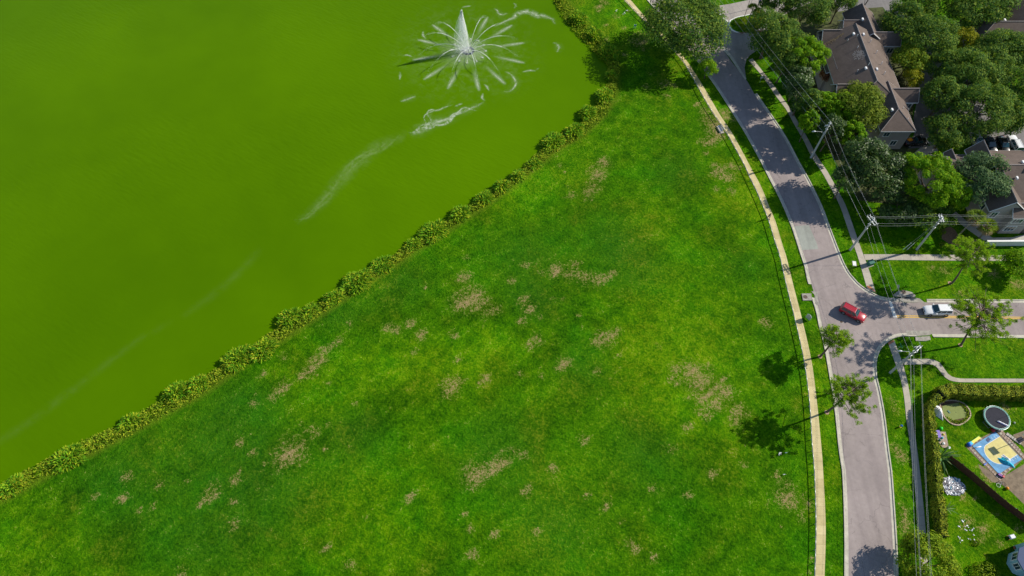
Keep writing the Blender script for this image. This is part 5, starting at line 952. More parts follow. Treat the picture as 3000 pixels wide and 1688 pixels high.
MB().box(0, 0, .5, 1.05, .85, 1.0).build('cabinet', M['green_box'], r_); MB().box(0, 0, 1.03, 1.12, .92, .08).build('lid', M['green_box'], r_); MB().box(0, 0, .03, 1.3, 1.1, .1).build('pad', M['concrete'], r_)
MB().box(0, -.44, .5, .03, .03, .85).build('door_seam', M['metal_dark'], r_)
r_ = empty('handhole_cover', (*Sg['hand'], 0), -.12); tag(r_, 'pale concrete handhole lid set in the upper corner verge', 'utility cover')
MB().box(0, 0, .02, .75, 1.15, .07).build('frame', M['concrete'], r_); MB().box(0, 0, .04, .6, 1.0, .055).build('lid', M['trim_white'], r_)
# flagpoles
for k, (p_, lab) in enumerate(zip(D['flag'], ('bare flagpole furthest left on the entrance island', 'flagpole with a limp blue flag on the entrance island', 'flagpole with a limp striped flag above the entrance island'))):
    r_ = empty('flagpole', (*p_, 0)); tag(r_, lab, 'flagpole'); MB().tube([(0, 0, 0), (0, 0, 7.5)], [.07, .04], 8).build('shaft', M['metal_grey'] if k else M['bark'], r_)
    MB().cyl(0, 0, 7.5, 7.62, .07, .02, 8).build('finial', M['plastic_yellow'], r_)
    if k == 1: MB().tube([(.12, 0, 7.3), (.2, .05, 6.2), (.15, 0, 5.3)], [.10, .22, .12], 6).build('flag', M['flag_blue'], r_, True)
    if k == 2:
        for s_ in range(6): MB().tube([(.12, 0, 7.3-s_*.32), (.16, .03, 7.3-s_*.32-.31)], [.13, .16], 6).build('flag_stripe', M['flag_red' if s_ % 2 else 'white_paint'], r_)

# ---------------------------------------------------------------- vehicles
def loft(secs, mat, name, parent, cap=True, smooth=True):
    n = len(secs[0]); mb = MB(); v = [p for s in secs for p in s]; f = []
    for i_ in range(len(secs)-1):
        for k in range(n): k2 = (k+1) % n; f.append((i_*n+k, i_*n+k2, (i_+1)*n+k2, (i_+1)*n+k))
    if cap: f += [tuple(range(n))[::-1], tuple((len(secs)-1)*n+k for k in range(n))]
    mb.add(v, f); o = mb.build(name, M[mat], parent, smooth)
    if smooth:
        md = o.modifiers.new('soft', 'BEVEL'); md.width = .03; md.segments = 2; md.limit_method = 'ANGLE'; md.angle_limit = .6
    return o
def car(label, loc, rz, L, W, H, pt, style='suv', rails=True, group=None):
    root = empty('car', (*loc, .014), rz); tag(root, label, 'car', group)
    belt = H*.60; g = .22; hw = W/2
    if style == 'suv': prof = [(-.5, .55, .86), (-.485, .62, .96), (-.40, .63, 1.0), (.08, .62, 1.0), (.20, .61, .99), (.40, .57, .97), (.475, .50, .90), (.5, .40, .80)]; gh = (-.485, -.44, .04, .20)
    else: prof = [(-.5, .50, .84), (-.485, .60, .94), (-.36, .63, 1.0), (.08, .61, 1.0), (.22, .58, .99), (.40, .52, .96), (.475, .45, .88), (.5, .36, .78)]; gh = (-.42, -.26, .02, .22)
    if style == 'pickup': gh = (-.08, -.05, .12, .22)
    secs = []
    for (u, zt, wf) in prof:
        x_ = u*L; ww = hw*wf; zt = zt*H
        secs.append([(x_, -ww*.94, g), (x_, -ww, g+.18), (x_, -ww, zt*.80), (x_, -ww*.96, zt*.94), (x_, -ww*.80, zt), (x_, ww*.80, zt), (x_, ww*.96, zt*.94), (x_, ww, zt*.80), (x_, ww, g+.18), (x_, ww*.94, g)])
    loft(secs, pt, 'body', root)
    b0, t0, t1, b1_ = (q*L for q in gh); zb = H*.60; zt = H; wb, wt = hw*.93, hw*.74
    def gs(x_, z_, w_): return [(x_, -w_, z_), (x_, w_, z_)]
    A = [(b0, -wb, zb), (b0, wb, zb), (b1_, wb, zb), (b1_, -wb, zb), (t0, -wt, zt), (t0, wt, zt), (t1, wt, zt), (t1, -wt, zt)]
    cab = MB().add(A, [(4, 7, 6, 5), (0, 1, 5, 4)[::-1], (2, 3, 7, 6)[::-1], (1, 2, 6, 5)[::-1], (3, 0, 4, 7)[::-1]]).build('cabin', M[pt], root)
    md = cab.modifiers.new('soft', 'BEVEL'); md.width = .07; md.segments = 3
    def pane(name, q, inset, off, mat='glass_car'):
        q = [Vector(p) for p in q]; c_ = sum(q, Vector())/4; n_ = (q[1]-q[0]).cross(q[3]-q[0]).normalized()
        if n_.dot(c_-Vector((0, 0, zb))) < 0 and abs(n_.z) < .95: n_ = -n_
        if n_.z < -.3: n_ = -n_
        p = [c_+(v_-c_)*inset+n_*off for v_ in q]; p2 = [v_-n_*.02 for v_ in p]
        return MB().add(p+p2, [(0, 1, 2, 3), (7, 6, 5, 4), (0, 4, 5, 1), (1, 5, 6, 2), (2, 6, 7, 3), (3, 7, 4, 0)]).build(name, M[mat], root)
    V3 = lambda a, b_, u: tuple(a[i_]+(b_[i_]-a[i_])*u for i_ in range(3))
    pane('windscreen', (A[2], A[3], A[7], A[6]), .90, .012); pane('rear_window', (A[1], A[0], A[4], A[5]), .84, .012)
    for s, (a0, a1, a2, a3) in ((1, (A[1], A[2], A[6], A[5])), (-1, (A[0], A[3], A[7], A[4]))):
        cuts = (.04, .36, .40, .68, .72, .97) if style == 'suv' else (.04, .46, .50, .96)
        for c_ in range(0, len(cuts), 2):
            q = (V3(V3(a0, a1, cuts[c_]), V3(a3, a2, cuts[c_]), .10), V3(V3(a0, a1, cuts[c_+1]), V3(a3, a2, cuts[c_+1]), .10), V3(V3(a0, a1, cuts[c_+1]), V3(a3, a2, cuts[c_+1]), .86), V3(V3(a0, a1, cuts[c_]), V3(a3, a2, cuts[c_]), .86))
            pane('side_window', q, 1.0, .012)
        MB().box(b1_-.35, s*(hw+.08), zb+.06, .22, .2, .15).build('mirror', M[pt], root)
        for xx in (-.30*L, .31*L):
            wh = empty('wheel', (xx, s*(hw-.11), .34), 0, root); MB().tube([(0, -.11, 0), (0, .11, 0)], .34, 20).build('tyre', M['tyre'], wh, True)
            MB().tube([(0, s*.10, 0), (0, s*.125, 0)], .23, 14).build('rim', M['rim'], wh)
            ar = MB().tube([(xx, s*(hw-.05), .36), (xx, s*(hw+.006), .36)], .43, 20).build('wheel_arch', M['tyre'], root)
        MB().box(.455*L, s*hw*.68, H*.44, .22, .36, .16, -s*.25).build('headlight', M['lamp_glass'], root)
        MB().box(-.487*L, s*hw*.78, H*.50, .10, .24, .30).build('taillight', M['lamp_red'], root)
        for xx in (.02*L, -.2*L): MB().box(xx, s*(hw+.005), H*.50, .2, .03, .035).build('door_handle', M['rim'], root)
        if rails: MB().tube([(t0+.15, s*wt*.82, zt+.01), (t0+.3, s*wt*.82, zt+.08), (t1-.3, s*wt*.82, zt+.08), (t1-.1, s*wt*.82, zt+.01)], .025, 6).build('roof_rail', M['rim'], root)
    MB().box(.494*L, 0, H*.36, .06, W*.42, .2).build('grille', M['metal_dark'], root); MB().box(.497*L, 0, .34, .08, W*.72, .16).build('bumper', M['metal_dark'] if pt != 'paint_red' else M[pt], root)
    MB().box(-.498*L, 0, .40, .06, W*.7, .2).build('bumper', M['metal_dark'] if style == 'suv' else M[pt], root)
    MB().box(.06*L, 0, g+.06, L*.86, W*.8, .22).build('underbody', M['tyre'], root)
    if style == 'pickup':
        MB().box(-.28*L, 0, H*.62, L*.36, W*.78, .03).build('bed_floor', M['metal_dark'], root); MB().box(-.30*L, .1, H*.70, .9, .7, .22, .3).build('cargo', M['plastic_orange'], root)
    return root
cr = D['cars']; f_, b_ = np.array(cr['redF']), np.array(cr['redB'])
car('red sports utility car turning through the junction', (63.45, 62.45), math.atan2(*(f_-b_)[::-1]), 4.75, 1.86, 1.74, 'paint_red')
car('white sports utility car waiting on the side street', (79.3, 63.0), PI, 4.9, 1.9, 1.72, 'paint_white', 'suv', False)
car('white parked car furthest left in the row under the oak', cr['p1'], -PI/2+.12, 4.7, 1.85, 1.62, 'paint_silver', 'sedan', False)
car('dark parked saloon second from the left in the row', cr['p2'], -PI/2+.05, 4.7, 1.82, 1.48, 'paint_dark', 'sedan', False)
car('black parked saloon third from the left in the row', cr['p3'], -PI/2, 4.6, 1.80, 1.46, 'paint_black', 'sedan', False)
car('white parked car with roof rails at the right end of the row', cr['p4'], PI/2+.03, 4.8, 1.88, 1.70, 'paint_white')
car('small white car half hidden under the oak at the top right', cr['top'], PI*.95, 4.5, 1.78, 1.5, 'paint_white', 'sedan', False)
car('black pickup with orange load beside the end wall of the long house', cr['dark'], .06, 5.3, 1.95, 1.8, 'paint_black', 'pickup', False)

# ---------------------------------------------------------------- back yard
ms = D['misc']
# putting green
pg = catmull(D['putting']+[D['putting'][0]], .5)[:-1]; pc = pg.mean(axis=0)
r_ = empty('putting_green', (*pc, 0)); tag(r_, 'oval putting green edged with pale stones in the yard', 'putting green')
MB().prism([tuple(p) for p in (pg-pc)*.97], -.05, .03).build('soil_bed', M['soil'], r_)
MB().prism([tuple(np.array(p)-pc) for p in D['turf']], -.02, .05).build('turf_mat', M['turf'], r_)
ring = resample(np.vstack([pg, pg[:1]]), .42)-pc
for k in range(len(ring)-1):
    a, b_ = ring[k], ring[k+1]; m_ = (a+b_)/2; MB().box(m_[0], m_[1], .06, np.linalg.norm(b_-a)*.92, .2, .16, math.atan2(*(b_-a)[::-1])).build('edging_stone', M['stone'], r_)
MB().cyl(.1, -.1, .04, .056, .07, .07, 10).build('cup', M['tyre'], r_); MB().box(-1.1, .0, .09, .25, .55, .10, .5).build('tee_mat', M['green_box'], r_)
q = np.random.default_rng(9); bs = []
for _ in range(420):
    a = q.uniform(-2.6, 1.0); rad = q.uniform(.74, .93); bs.append((math.cos(a)*2.55*rad, math.sin(a)*2.25*rad))
bs = np.array(bs); n = len(bs); d = np.column_stack([q.normal(0, .5, (n, 2)), np.ones(n)]); d /= np.linalg.norm(d, axis=1)[:, None]
v, f = blades(np.column_stack([bs, np.full(n, .0)]), d, q.uniform(.15, .45, n), .10, q, .4); np_mesh('border_plants', v, f, M['leaf_shore_low'], r_)
# crumpled sheet
def crumple(name, poly, h, mat, label, cat, seed, n=26, folds=6):
    q = np.random.default_rng(seed); p = np.array(poly); c_ = p.mean(axis=0); root = empty(name, (*c_, 0)); tag(root, label, cat)
    ring = resample(np.vstack([p, p[:1]])-c_, n=n*2); V = [(0, 0, h)]; Fc = []; m_ = len(ring)-1; K = 6
    for k in range(1, K+1):
        u = k/K
        for i_ in range(m_):
            a = math.atan2(ring[i_][1], ring[i_][0]); z_ = h*(1-u**1.3)+.10*math.sin(a*folds*2+u*3+seed)*u*(1.2-u)*2+q.normal(0, .02)
            V.append((ring[i_][0]*u, ring[i_][1]*u, max(.02, z_)))
    for i_ in range(m_): Fc.append((0, 1+i_, 1+(i_+1) % m_))
    for k in range(K-1):
        for i_ in range(m_): j_ = (i_+1) % m_; Fc.append((1+k*m_+i_, 1+(k+1)*m_+i_, 1+(k+1)*m_+j_, 1+k*m_+j_))
    o = MB().add(V, Fc).build('cloth', M[mat], root, True); return root
crumple('white_sheet', D['sheetpoly'], .75, 'cloth_white', 'crumpled white sheet draped beside the putting green', 'sheet', 3)
# play mat with toys
pmx = np.array(D['playmat']); pc = pmx.mean(axis=0); r_ = empty('patio_slab', (*pc, 0)); tag(r_, 'small paved pad crowded with toys next to the hedge', 'patio')
MB().prism([tuple(p-pc) for p in pmx], -.05, .07).build('paving', M['paver'], r_)
toys = [((-.6, 1.0), 'violet_cloth', 1.3, 'violet and white play cloth on the toy pad'), ((-1.2, .9), 'plastic_red', .5, 'red toy heap at the left of the toy pad'), ((.6, .9), 'plastic_yellow', .3, 'yellow toy on the toy pad'), ((.2, .3), 'plastic_cyan', .35, 'turquoise toy on the toy pad'), ((-.4, -.1), 'green_box', .45, 'teal toy box on the toy pad'), ((.1, -.7), 'cloth_white', .4, 'white toy low on the toy pad')]
for k, ((dx, dy), mt, s, lab) in enumerate(toys):
    t_ = empty('toy', (pc[0]+dx, pc[1]+dy, .07), k*.7); tag(t_, lab, 'toy', 'toys scattered on the small pad')
    if k == 0:
        MB().prism([(-.75, -.65), (.7, -.7), (.75, .6), (-.6, .7)], .02, .10).build('cloth', M[mt], t_); MB().prism([(-.15, -.66), (.15, -.66), (.2, .62), (-.1, .64)], .10, .115).build('white_band', M['cloth_white'], t_)
    else:
        MB().tube([(0, 0, 0), (0, 0, s*.4), (0, 0, s*.7)], [s*.6, s*.55, s*.2], 9).build('toy_body', M[mt], t_, True); MB().box(s*.4, 0, s*.3, s*.5, s*.35, s*.4, .4).build('toy_part', M['cloth_white' if k % 2 else 'violet_cloth'], t_)
r_ = empty('bucket', (*ms['bucket'], 0)); tag(r_, 'white bucket at the lower corner of the toy pad', 'bucket'); MB().cyl(0, 0, 0, .4, .18, .22, 12).build('pail', M['cloth_white'], r_); MB().tube([(-.2, 0, .4), (0, 0, .55), (.2, 0, .4)], .012, 5).build('handle', M['metal_grey'], r_)
def blob(name, loc, s, mat, label, cat, mat2=None, k=0):
    r_ = empty(name, (*loc, 0), k); tag(r_, label, cat)
    MB().tube([(0, 0, 0), (0, 0, s*.35), (0, 0, s*.7), (0, 0, s*.9)], [s*.6, s*.75, s*.5, s*.12], 10).build('body', M[mat], r_, True)
    MB().tube([(-s*.5, 0, s*.5), (s*.6, s*.3, s*.6)], [s*.15, s*.2], 7).build('arm', M[mat2 or mat], r_, True); return r_
blob('garden_toy', ms['greentoy'], .45, 'plastic_green', 'bright green toy above the toy pad', 'toy')
blob('ride_on_toy', ms['redtoy'], .5, 'plastic_red', 'red toy on the pavers below the trampoline', 'toy')
blob('sand_toy', ms['bluetoy'], .55, 'plastic_blue', 'blue ball-like toy at the left corner of the court', 'toy', 'plastic_cyan')
blob('dark_bag', ms['darkbag'], .6, 'black_cloth', 'dark bag at the inner hedge corner', 'bag')
blob('rubbish_bag', ms['bag'], .6, 'cloth_white', 'white and blue bag against the brown fence', 'bag', 'plastic_blue')
r_ = empty('water_slide', (*ms['board'], 0), .52); tag(r_, 'yellow and blue toy slide lying on the court pavers', 'toy')
MB().box(0, 0, .16, 1.9, .45, .12).build('slide_bed', M['plastic_yellow'], r_); MB().box(-1.2, 0, .16, .6, .55, .2).build('ladder_end', M['plastic_cyan'], r_); MB().box(0, .22, .22, 1.9, .05, .14).build('side_rail', M['plastic_green'], r_)
r_ = empty('toy_bat', (*ms['pipe'], 0), .2); tag(r_, 'white bat lying on the blue court', 'toy'); MB().tube([(-.6, 0, .12), (.0, 0, .13), (.6, 0, .12)], [.05, .10, .08], 8).build('barrel', M['cloth_white'], r_, True)
MB().tube([(-.6, 0, .12), (-.9, 0, .12)], .035, 6).build('grip', M['metal_dark'], r_)
r_ = empty('scooter', (*ms['bluetool'], 0), .6); tag(r_, 'small blue scooter at the lower edge of the court', 'toy'); MB().box(0, 0, .12, .8, .16, .06).build('deck', M['plastic_blue'], r_); MB().tube([(.35, 0, .12), (.45, 0, .8)], .025, 6).build('stem', M['metal_grey'], r_); MB().tube([(.45, -.2, .8), (.45, .2, .8)], .025, 6).build('handlebar', M['metal_dark'], r_)
for s in (-.35, .35): MB().tube([(s, -.03, .09), (s, .03, .09)], .09, 10).build('wheel', M['tyre'], r_)
r_ = empty('toy_cart', (*ms['purple'], 0), -.6); tag(r_, 'purple toy cart at the lowest court corner', 'toy'); MB().box(0, 0, .22, .9, .4, .24).build('tub', M['plastic_purple'], r_); MB().box(.35, 0, .3, .3, .36, .2).build('seat', M['plastic_red'], r_)
for sx in (-.3, .3):
    for sy in (-.2, .2): MB().tube([(sx, sy-.03, .1), (sx, sy+.03, .1)], .1, 10).build('wheel', M['tyre'], r_)
r_ = empty('orange_ball', (*ms['ball'], .2)); tag(r_, 'orange ball on the bare earth below the court', 'ball')
def sphere(mb, c_, r0, n=10, m=6):
    mb.tube([(c_[0], c_[1], c_[2]+r0*math.cos(PI*(k+.02)/(m+.04))) for k in range(m+1)][::-1], [max(.004, r0*math.sin(PI*(k+.02)/(m+.04))) for k in range(m+1)][::-1], n); return mb
sphere(MB(), (0, 0, .05), .26, 14, 9).build('ball_skin', M['plastic_orange'], r_, True); MB().tube([(math.cos(a)*.262, 0, .05+math.sin(a)*.262) for a in np.linspace(0, 2*PI, 21)], .008, 4).build('seam', M['tyre'], r_)
r_ = empty('football', (*ms['soccer'], .12)); tag(r_, 'small black and white ball right of the trampoline', 'ball'); sphere(MB(), (0, 0, 0), .14, 12, 8).build('ball_skin', M['white_paint'], r_, True); MB().tube([(0, 0, .12), (0, 0, .142)], .05, 5).build('black_panel', M['tyre'], r_)
# trampoline
tc = D['trampoline']; r_ = empty('trampoline', (*tc, 0)); tag(r_, 'round trampoline with dark mat and green pad ring', 'trampoline'); R0 = 2.15
def annulus(r0, r1, z0, z1, n=40):
    mb = MB(); v = []; f = []
    for k in range(n):
        a = 2*PI*k/n; v += [(math.cos(a)*r0, math.sin(a)*r0, z0), (math.cos(a)*r0, math.sin(a)*r0, z1), (math.cos(a)*r1, math.sin(a)*r1, z1), (math.cos(a)*r1, math.sin(a)*r1, z0)]
    for k in range(n):
        a, b_ = k*4, ((k+1) % n)*4
        for s in range(4): f.append((a+s, b_+s, b_+(s+1) % 4, a+(s+1) % 4))
    return mb.add(v, [q_[::-1] for q_ in f])
MB().disc(0, 0, .86, R0-.22, 36).build('jump_mat', M['tramp_mat'], r_); annulus(R0-.2, R0, .88, .93).build('pad_ring', M['tramp_pad'], r_); annulus(R0-.235, R0-.195, .875, .91).build('spring_edge', M['trim_white'], r_); annulus(R0-.03, R0+.05, .78, .87).build('frame_ring', M['metal_grey'], r_)
for k in range(4):
    a = k*PI/2+.5; mb = MB(); x0, y0 = math.cos(a-.3)*R0, math.sin(a-.3)*R0; x1, y1 = math.cos(a+.3)*R0, math.sin(a+.3)*R0; mb.tube([(x0, y0, .85), (x0, y0, .05), (x1, y1, .05), (x1, y1, .85)], .03, 6); mb.build('leg', M['metal_grey'], r_)
for k in range(6):
    a = k*PI/3+.2; MB().tube([(math.cos(a)*(R0+.06), math.sin(a)*(R0+.06), .1), (math.cos(a)*(R0+.06), math.sin(a)*(R0+.06), 2.5)], .02, 6).build('net_pole', M['metal_dark'], r_)
for k in range(3):
    a0 = -2.3+k*.35; r2 = empty('pool_float', (tc[0]+.1+k*.45, tc[1]-.75-k*.28, .87), -.35); tag(r2, ('left', 'middle', 'right')[k]+' white and lilac pool float lying on the trampoline mat', 'toy', 'floats on the trampoline'); MB().tube([(-.4, 0, .06), (0, .03, .09), (.4, 0, .06)], [.08, .13, .07], 8).build('tube', M['cloth_white'], r2, True); MB().tube([(-.2, -.1, .05), (.3, -.1, .05)], .06, 7).build('stripe', M['violet_cloth'], r2)
# basketball court
ct = np.array(D['court']); cc = ct.mean(axis=0); O = (ct-cc); ex = (O[1]-O[0]+O[2]-O[3])/2; ey = (O[3]-O[0]+O[2]-O[1])/2     # ex: towards the hoop-less side, ey: down
Lx, Ly = np.linalg.norm(ex), np.linalg.norm(ey); ux, uy = ex/Lx, ey/Ly
r_ = empty('basketball_court', (*cc, 0)); tag(r_, 'small blue and yellow basketball court with paver border in the yard', 'court')
pt = lambda a, b_: tuple(ux*(a-.5)*Lx+uy*(b_-.5)*Ly)
MB().prism([pt(0, 0), pt(1, 0), pt(1, 1), pt(0, 1)], -.05, .06).build('blue_floor', M['court_blue'], r_)
# the key opens from the upper right side (b~.2..8 at a=1) and ends in a half circle at a~.33
arc = [pt(.42-.30*math.cos(q_), .5+.33*math.sin(q_)) for q_ in np.linspace(-PI/2, PI/2, 15)]
MB().sheet([pt(.995, .17)]+arc+[pt(.995, .83)], .064).build('yellow_key', M['court_yellow'], r_)
def stripe(pts, w_, nm='court_line'):
    p = np.array(pts); a, b_ = offset(p, w_/2), offset(p, -w_/2); MB().sheet([tuple(q_) for q_ in a]+[tuple(q_) for q_ in b_[::-1]], .069).build(nm, M['road_white'], r_)
stripe([pt(.995, .17)]+arc+[pt(.995, .83)], .08); stripe([pt(.42, .18), pt(.42, .82)], .05)
for a in (.62, .73, .84, .93):
    stripe([pt(a, .17), pt(a, .07)], .05); stripe([pt(a, .83), pt(a, .92)], .05)
MB().prism([pt(.52, .05), pt(.66, .02), pt(.66, .12), pt(.53, .14)], .06, .10).build('blue_mat', M['dark_blue'], r_)
q = random.Random(5); OU = np.array(D['courtouter'])-cc; po = 0
def inq(p, Q):
    s = [np.cross(Q[(i_+1) % 4]-Q[i_], p-Q[i_]) for i_ in range(4)]; return all(v_ < 0 for v_ in s) or all(v_ > 0 for v_ in s)
for i_ in range(-12, 13):
    for j_ in range(-12, 13):
        p = ux*(i_*.46)+uy*(j_*.46+(i_ % 2)*.2)
        if inq(p, OU) and not inq(p, O*1.045):
            s = q.uniform(.36, .43); MB().box(p[0], p[1], .02+q.uniform(-.01, .012), s, s*q.uniform(.8, 1), .08, math.atan2(ux[1], ux[0])+q.uniform(-.06, .06)).build('paver', M['paver' if q.random() < .7 else 'slab_grey'], r_); po += 1
MB().prism([tuple(p*1.02) for p in OU], -.05, .012).build('sand_bed', M['dirt'], r_)
hp = D['hoop']; r_ = empty('basketball_hoop', (*hp, 0), math.atan2(-uy[1]*.0-ux[1], -ux[0])); tag(r_, 'portable basketball hoop standing at the right edge of the court', 'basketball hoop')
MB().box(-.3, 0, .15, 1.0, .75, .3).build('base', M['tramp_mat'], r_); MB().tube([(0, 0, .2), (.15, 0, 2.4), (.7, 0, 3.1)], .05, 8).build('pole', M['metal_dark'], r_); MB().box(.75, 0, 3.15, .05, 1.3, .9).build('backboard', M['sign_grey'], r_)
MB().tube([(1.02+.23*math.cos(a), .23*math.sin(a), 2.9) for a in np.linspace(0, 2*PI, 17)], .015, 5).build('rim', M['plastic_orange'], r_)
tp = np.array(D['tarp']); crumple('turquoise_tarp', [tp+np.array(v_)*1.0 for v_ in ((-1.1, .75), (-.3, .95), (.5, .3), (1.3, -.4), (1.2, -.95), (.4, -.6), (-.5, -.3), (-1.1, .2))], .55, 'plastic_cyan', 'crumpled turquoise inflatable lying on the court', 'inflatable', 5, 22, 5)
crumple('white_tarp', [tp+np.array(v_) for v_ in ((-.4, 1.3), (.1, 1.45), (.9, .6), (1.3, .1), (.9, .2), (.3, .55), (-.3, .9))], .35, 'cloth_white', 'crumpled white plastic beside the turquoise inflatable', 'sheet', 8, 20, 4)
for k, nm in enumerate(('block1', 'block2')):
    r_ = empty('stepping_block', (*ms[nm], 0), -.75); tag(r_, ('upper', 'lower')[k]+' pair of pale concrete blocks on the bare earth right of the court', 'block')
    for s in (-.45, .0, .45): MB().box(s, 0, .08, .40, .5, .16).build('block', M['concrete'], r_)
# bicycle lying down
r_ = empty('bicycle', (*ms['bike'], .12), .2); tag(r_, 'bicycle lying on its side below the court', 'bicycle')
for s in (-.5, .5): MB().tube([(s+.32*math.cos(a), .32*math.sin(a), 0) for a in np.linspace(0, 2*PI, 19)], .025, 6).build('wheel', M['trim_white' if s < 0 else 'tyre'], r_)
MB().tube([(-.5, 0, .03), (-.1, -.02, .03), (.35, .4, .05), (.5, 0, .03)], .022, 6).build('frame', M['metal_grey'], r_); MB().tube([(-.1, -.02, .03), (-.22, .45, .05), (.35, .42, .05)], .02, 6).build('seat_tube', M['metal_grey'], r_); MB().tube([(.25, .55, .1), (.5, .5, .15)], .02, 6).build('handlebar', M['tyre'], r_); MB().box(-.24, .5, .05, .22, .12, .06).build('saddle', M['tyre'], r_)
# brown board fence
wl = np.array(D['wfence']); wl = resample(wl, 2.0); r_ = empty('board_fence', (*wl[0], 0)); tag(r_, 'tall dark brown board fence crossing the yard diagonally', 'fence')
for k in range(len(wl)-1):
    a, b_ = wl[k]-wl[0], wl[k+1]-wl[0]; L_ = np.linalg.norm(b_-a); an = math.atan2(*(b_-a)[::-1]); t_ = (b_-a)/L_
    MB().box(a[0], a[1], .98, .12, .12, 2.05, an).build('post', M['wood_fence'], r_)
    n_ = 12; mb = MB()
    for j_ in range(n_):
        p = a+t_*L_*(j_+.5)/n_; hh = 1.85+random.uniform(-.02, .02); mb.box(p[0]+t_[1]*.05, p[1]-t_[0]*.05, hh/2, L_/n_*.94, .025, hh, an)
    o = mb.build('board_panel', M['wood_fence'], r_); m_ = (a+b_)/2
    for z_ in (.4, 1.5): MB().box(m_[0]-t_[1]*.02, m_[1]+t_[0]*.02, z_, L_-.12, .05, .09, an).build('rail', M['wood_fence'], o)
# heap of torn foil
dc = ms['debris']; r_ = empty('debris_heap', (*dc, 0)); tag(r_, 'oval heap of torn silver and grey sheeting on the lower yard lawn', 'debris')
MB().prism([(math.cos(a)*2.05+.1*math.cos(5*a), math.sin(a)*1.5) for a in np.linspace(0, 2*PI, 25)[:-1]], -.05, .05).build('ground_sheet', M['grey_sheet'], r_)
q = np.random.default_rng(21); groups = {'silver_sheet': [], 'grey_sheet': [], 'cloth_white': [], 'plastic_cyan': []}; keys = list(groups)
for k in range(330):
    a = q.uniform(0, 2*PI); rr = math.sqrt(q.random()); c_ = Vector((math.cos(a)*1.95*rr, math.sin(a)*1.4*rr, q.uniform(.04, .16))); key = keys[q.choice(4, p=[.36, .36, .26, .02])]; mb = MB(); n_ = 5; dr = q.uniform(0, PI); L_ = q.uniform(.3, .9); w_ = q.uniform(.03, .11); V = []
    for i_ in range(n_):
        u = (i_/(n_-1)-.5)*L_; p = c_+Vector((math.cos(dr)*u, math.sin(dr)*u, q.uniform(-.03, .05))); sd2 = Vector((-math.sin(dr), math.cos(dr), q.uniform(-.8, .8)))*w_; V += [p-sd2, p+sd2]
    groups[key].append(([tuple(v_) for v_ in V], [(2*i_, 2*i_+1, 2*i_+3, 2*i_+2) for i_ in range(n_-1)]))
for key, lst in groups.items():
    mb = MB()
    for v_, f__ in lst: mb.add([(a, b_, max(.06, c_)) for a, b_, c_ in v_], f__)
    o = mb.build('torn_sheets', M[key], r_); o['kind'] = 'stuff'
# scattered papers
for k, p in enumerate(D['papers']):
    q = random.Random(k); s = q.uniform(.07, .15); a = q.uniform(0, 3); V = [(-s, -s*.6, .03), (s, -s*.5, .05), (s*.9, s*.6, .03), (-s*.8, s*.7, .06), (0, 0, .09)]
    o = MB().add(V, [(0, 1, 4), (1, 2, 4), (2, 3, 4), (3, 0, 4)]).build('paper_scrap', M['cloth_white']); o.location = (*p, .01); o.rotation_euler = (0, 0, a); tag(o, 'white paper scrap littering the lower yard lawn', 'paper', 'paper scraps on the lower yard lawn')
# wheelbarrow-like bundle
r_ = empty('wheelbarrow', (*ms['mower'], 0), .25); tag(r_, 'upturned pale wheelbarrow on the lower yard lawn', 'wheelbarrow')
MB().box(0, 0, .38, .95, .65, .28, 0, .75).build('tray', M['cloth_white'], r_); MB().tube([(.62, -.04, .2), (.62, .04, .2)], .2, 14).build('wheel', M['tyre'], r_)
for s in (-.25, .25): MB().tube([(.6, s*.2, .2), (-.4, s, .28), (-.95, s*1.2, .5)], .025, 6).build('handle', M['rusty'], r_); MB().tube([(-.3, s, .28), (-.4, s, 0)], .025, 6).build('leg', M['rusty'], r_)

# ---------------------------------------------------------------- fountain
fc = D['fountain']; r_ = empty('fountain', (*fc, WZ)); tag(r_, 'tall white fountain with twelve arching jets in the green lake', 'fountain'); q = np.random.default_rng(31)
annulus(.95, 1.35, -.1, .16, 24).build('float_ring', M['float_ring'], r_); MB().cyl(0, 0, -.1, .35, .16, .12, 10).build('nozzle', M['float_ring'], r_)
for k in range(8):
    a = k*PI/4; MB().box(math.cos(a)*1.15, math.sin(a)*1.15, .19, .28, .16, .08, a).build('float_block', M['metal_grey'], r_)
OCT = np.array([(1, 0, 0), (-1, 0, 0), (0, 1, 0), (0, -1, 0), (0, 0, 1), (0, 0, -1)], float); OF = np.array([(0, 2, 4), (2, 1, 4), (1, 3, 4), (3, 0, 4), (2, 0, 5), (1, 2, 5), (3, 1, 5), (0, 3, 5)])
def drops(P, s, st=1.0):
    n = len(P); sc = np.stack([s, s, s*st], 1); v = (OCT[None]*sc[:, None, :]+P[:, None, :]).reshape(-1, 3); f = (OF[None]+np.arange(n)[:, None, None]*6).reshape(-1, 3); return v, f
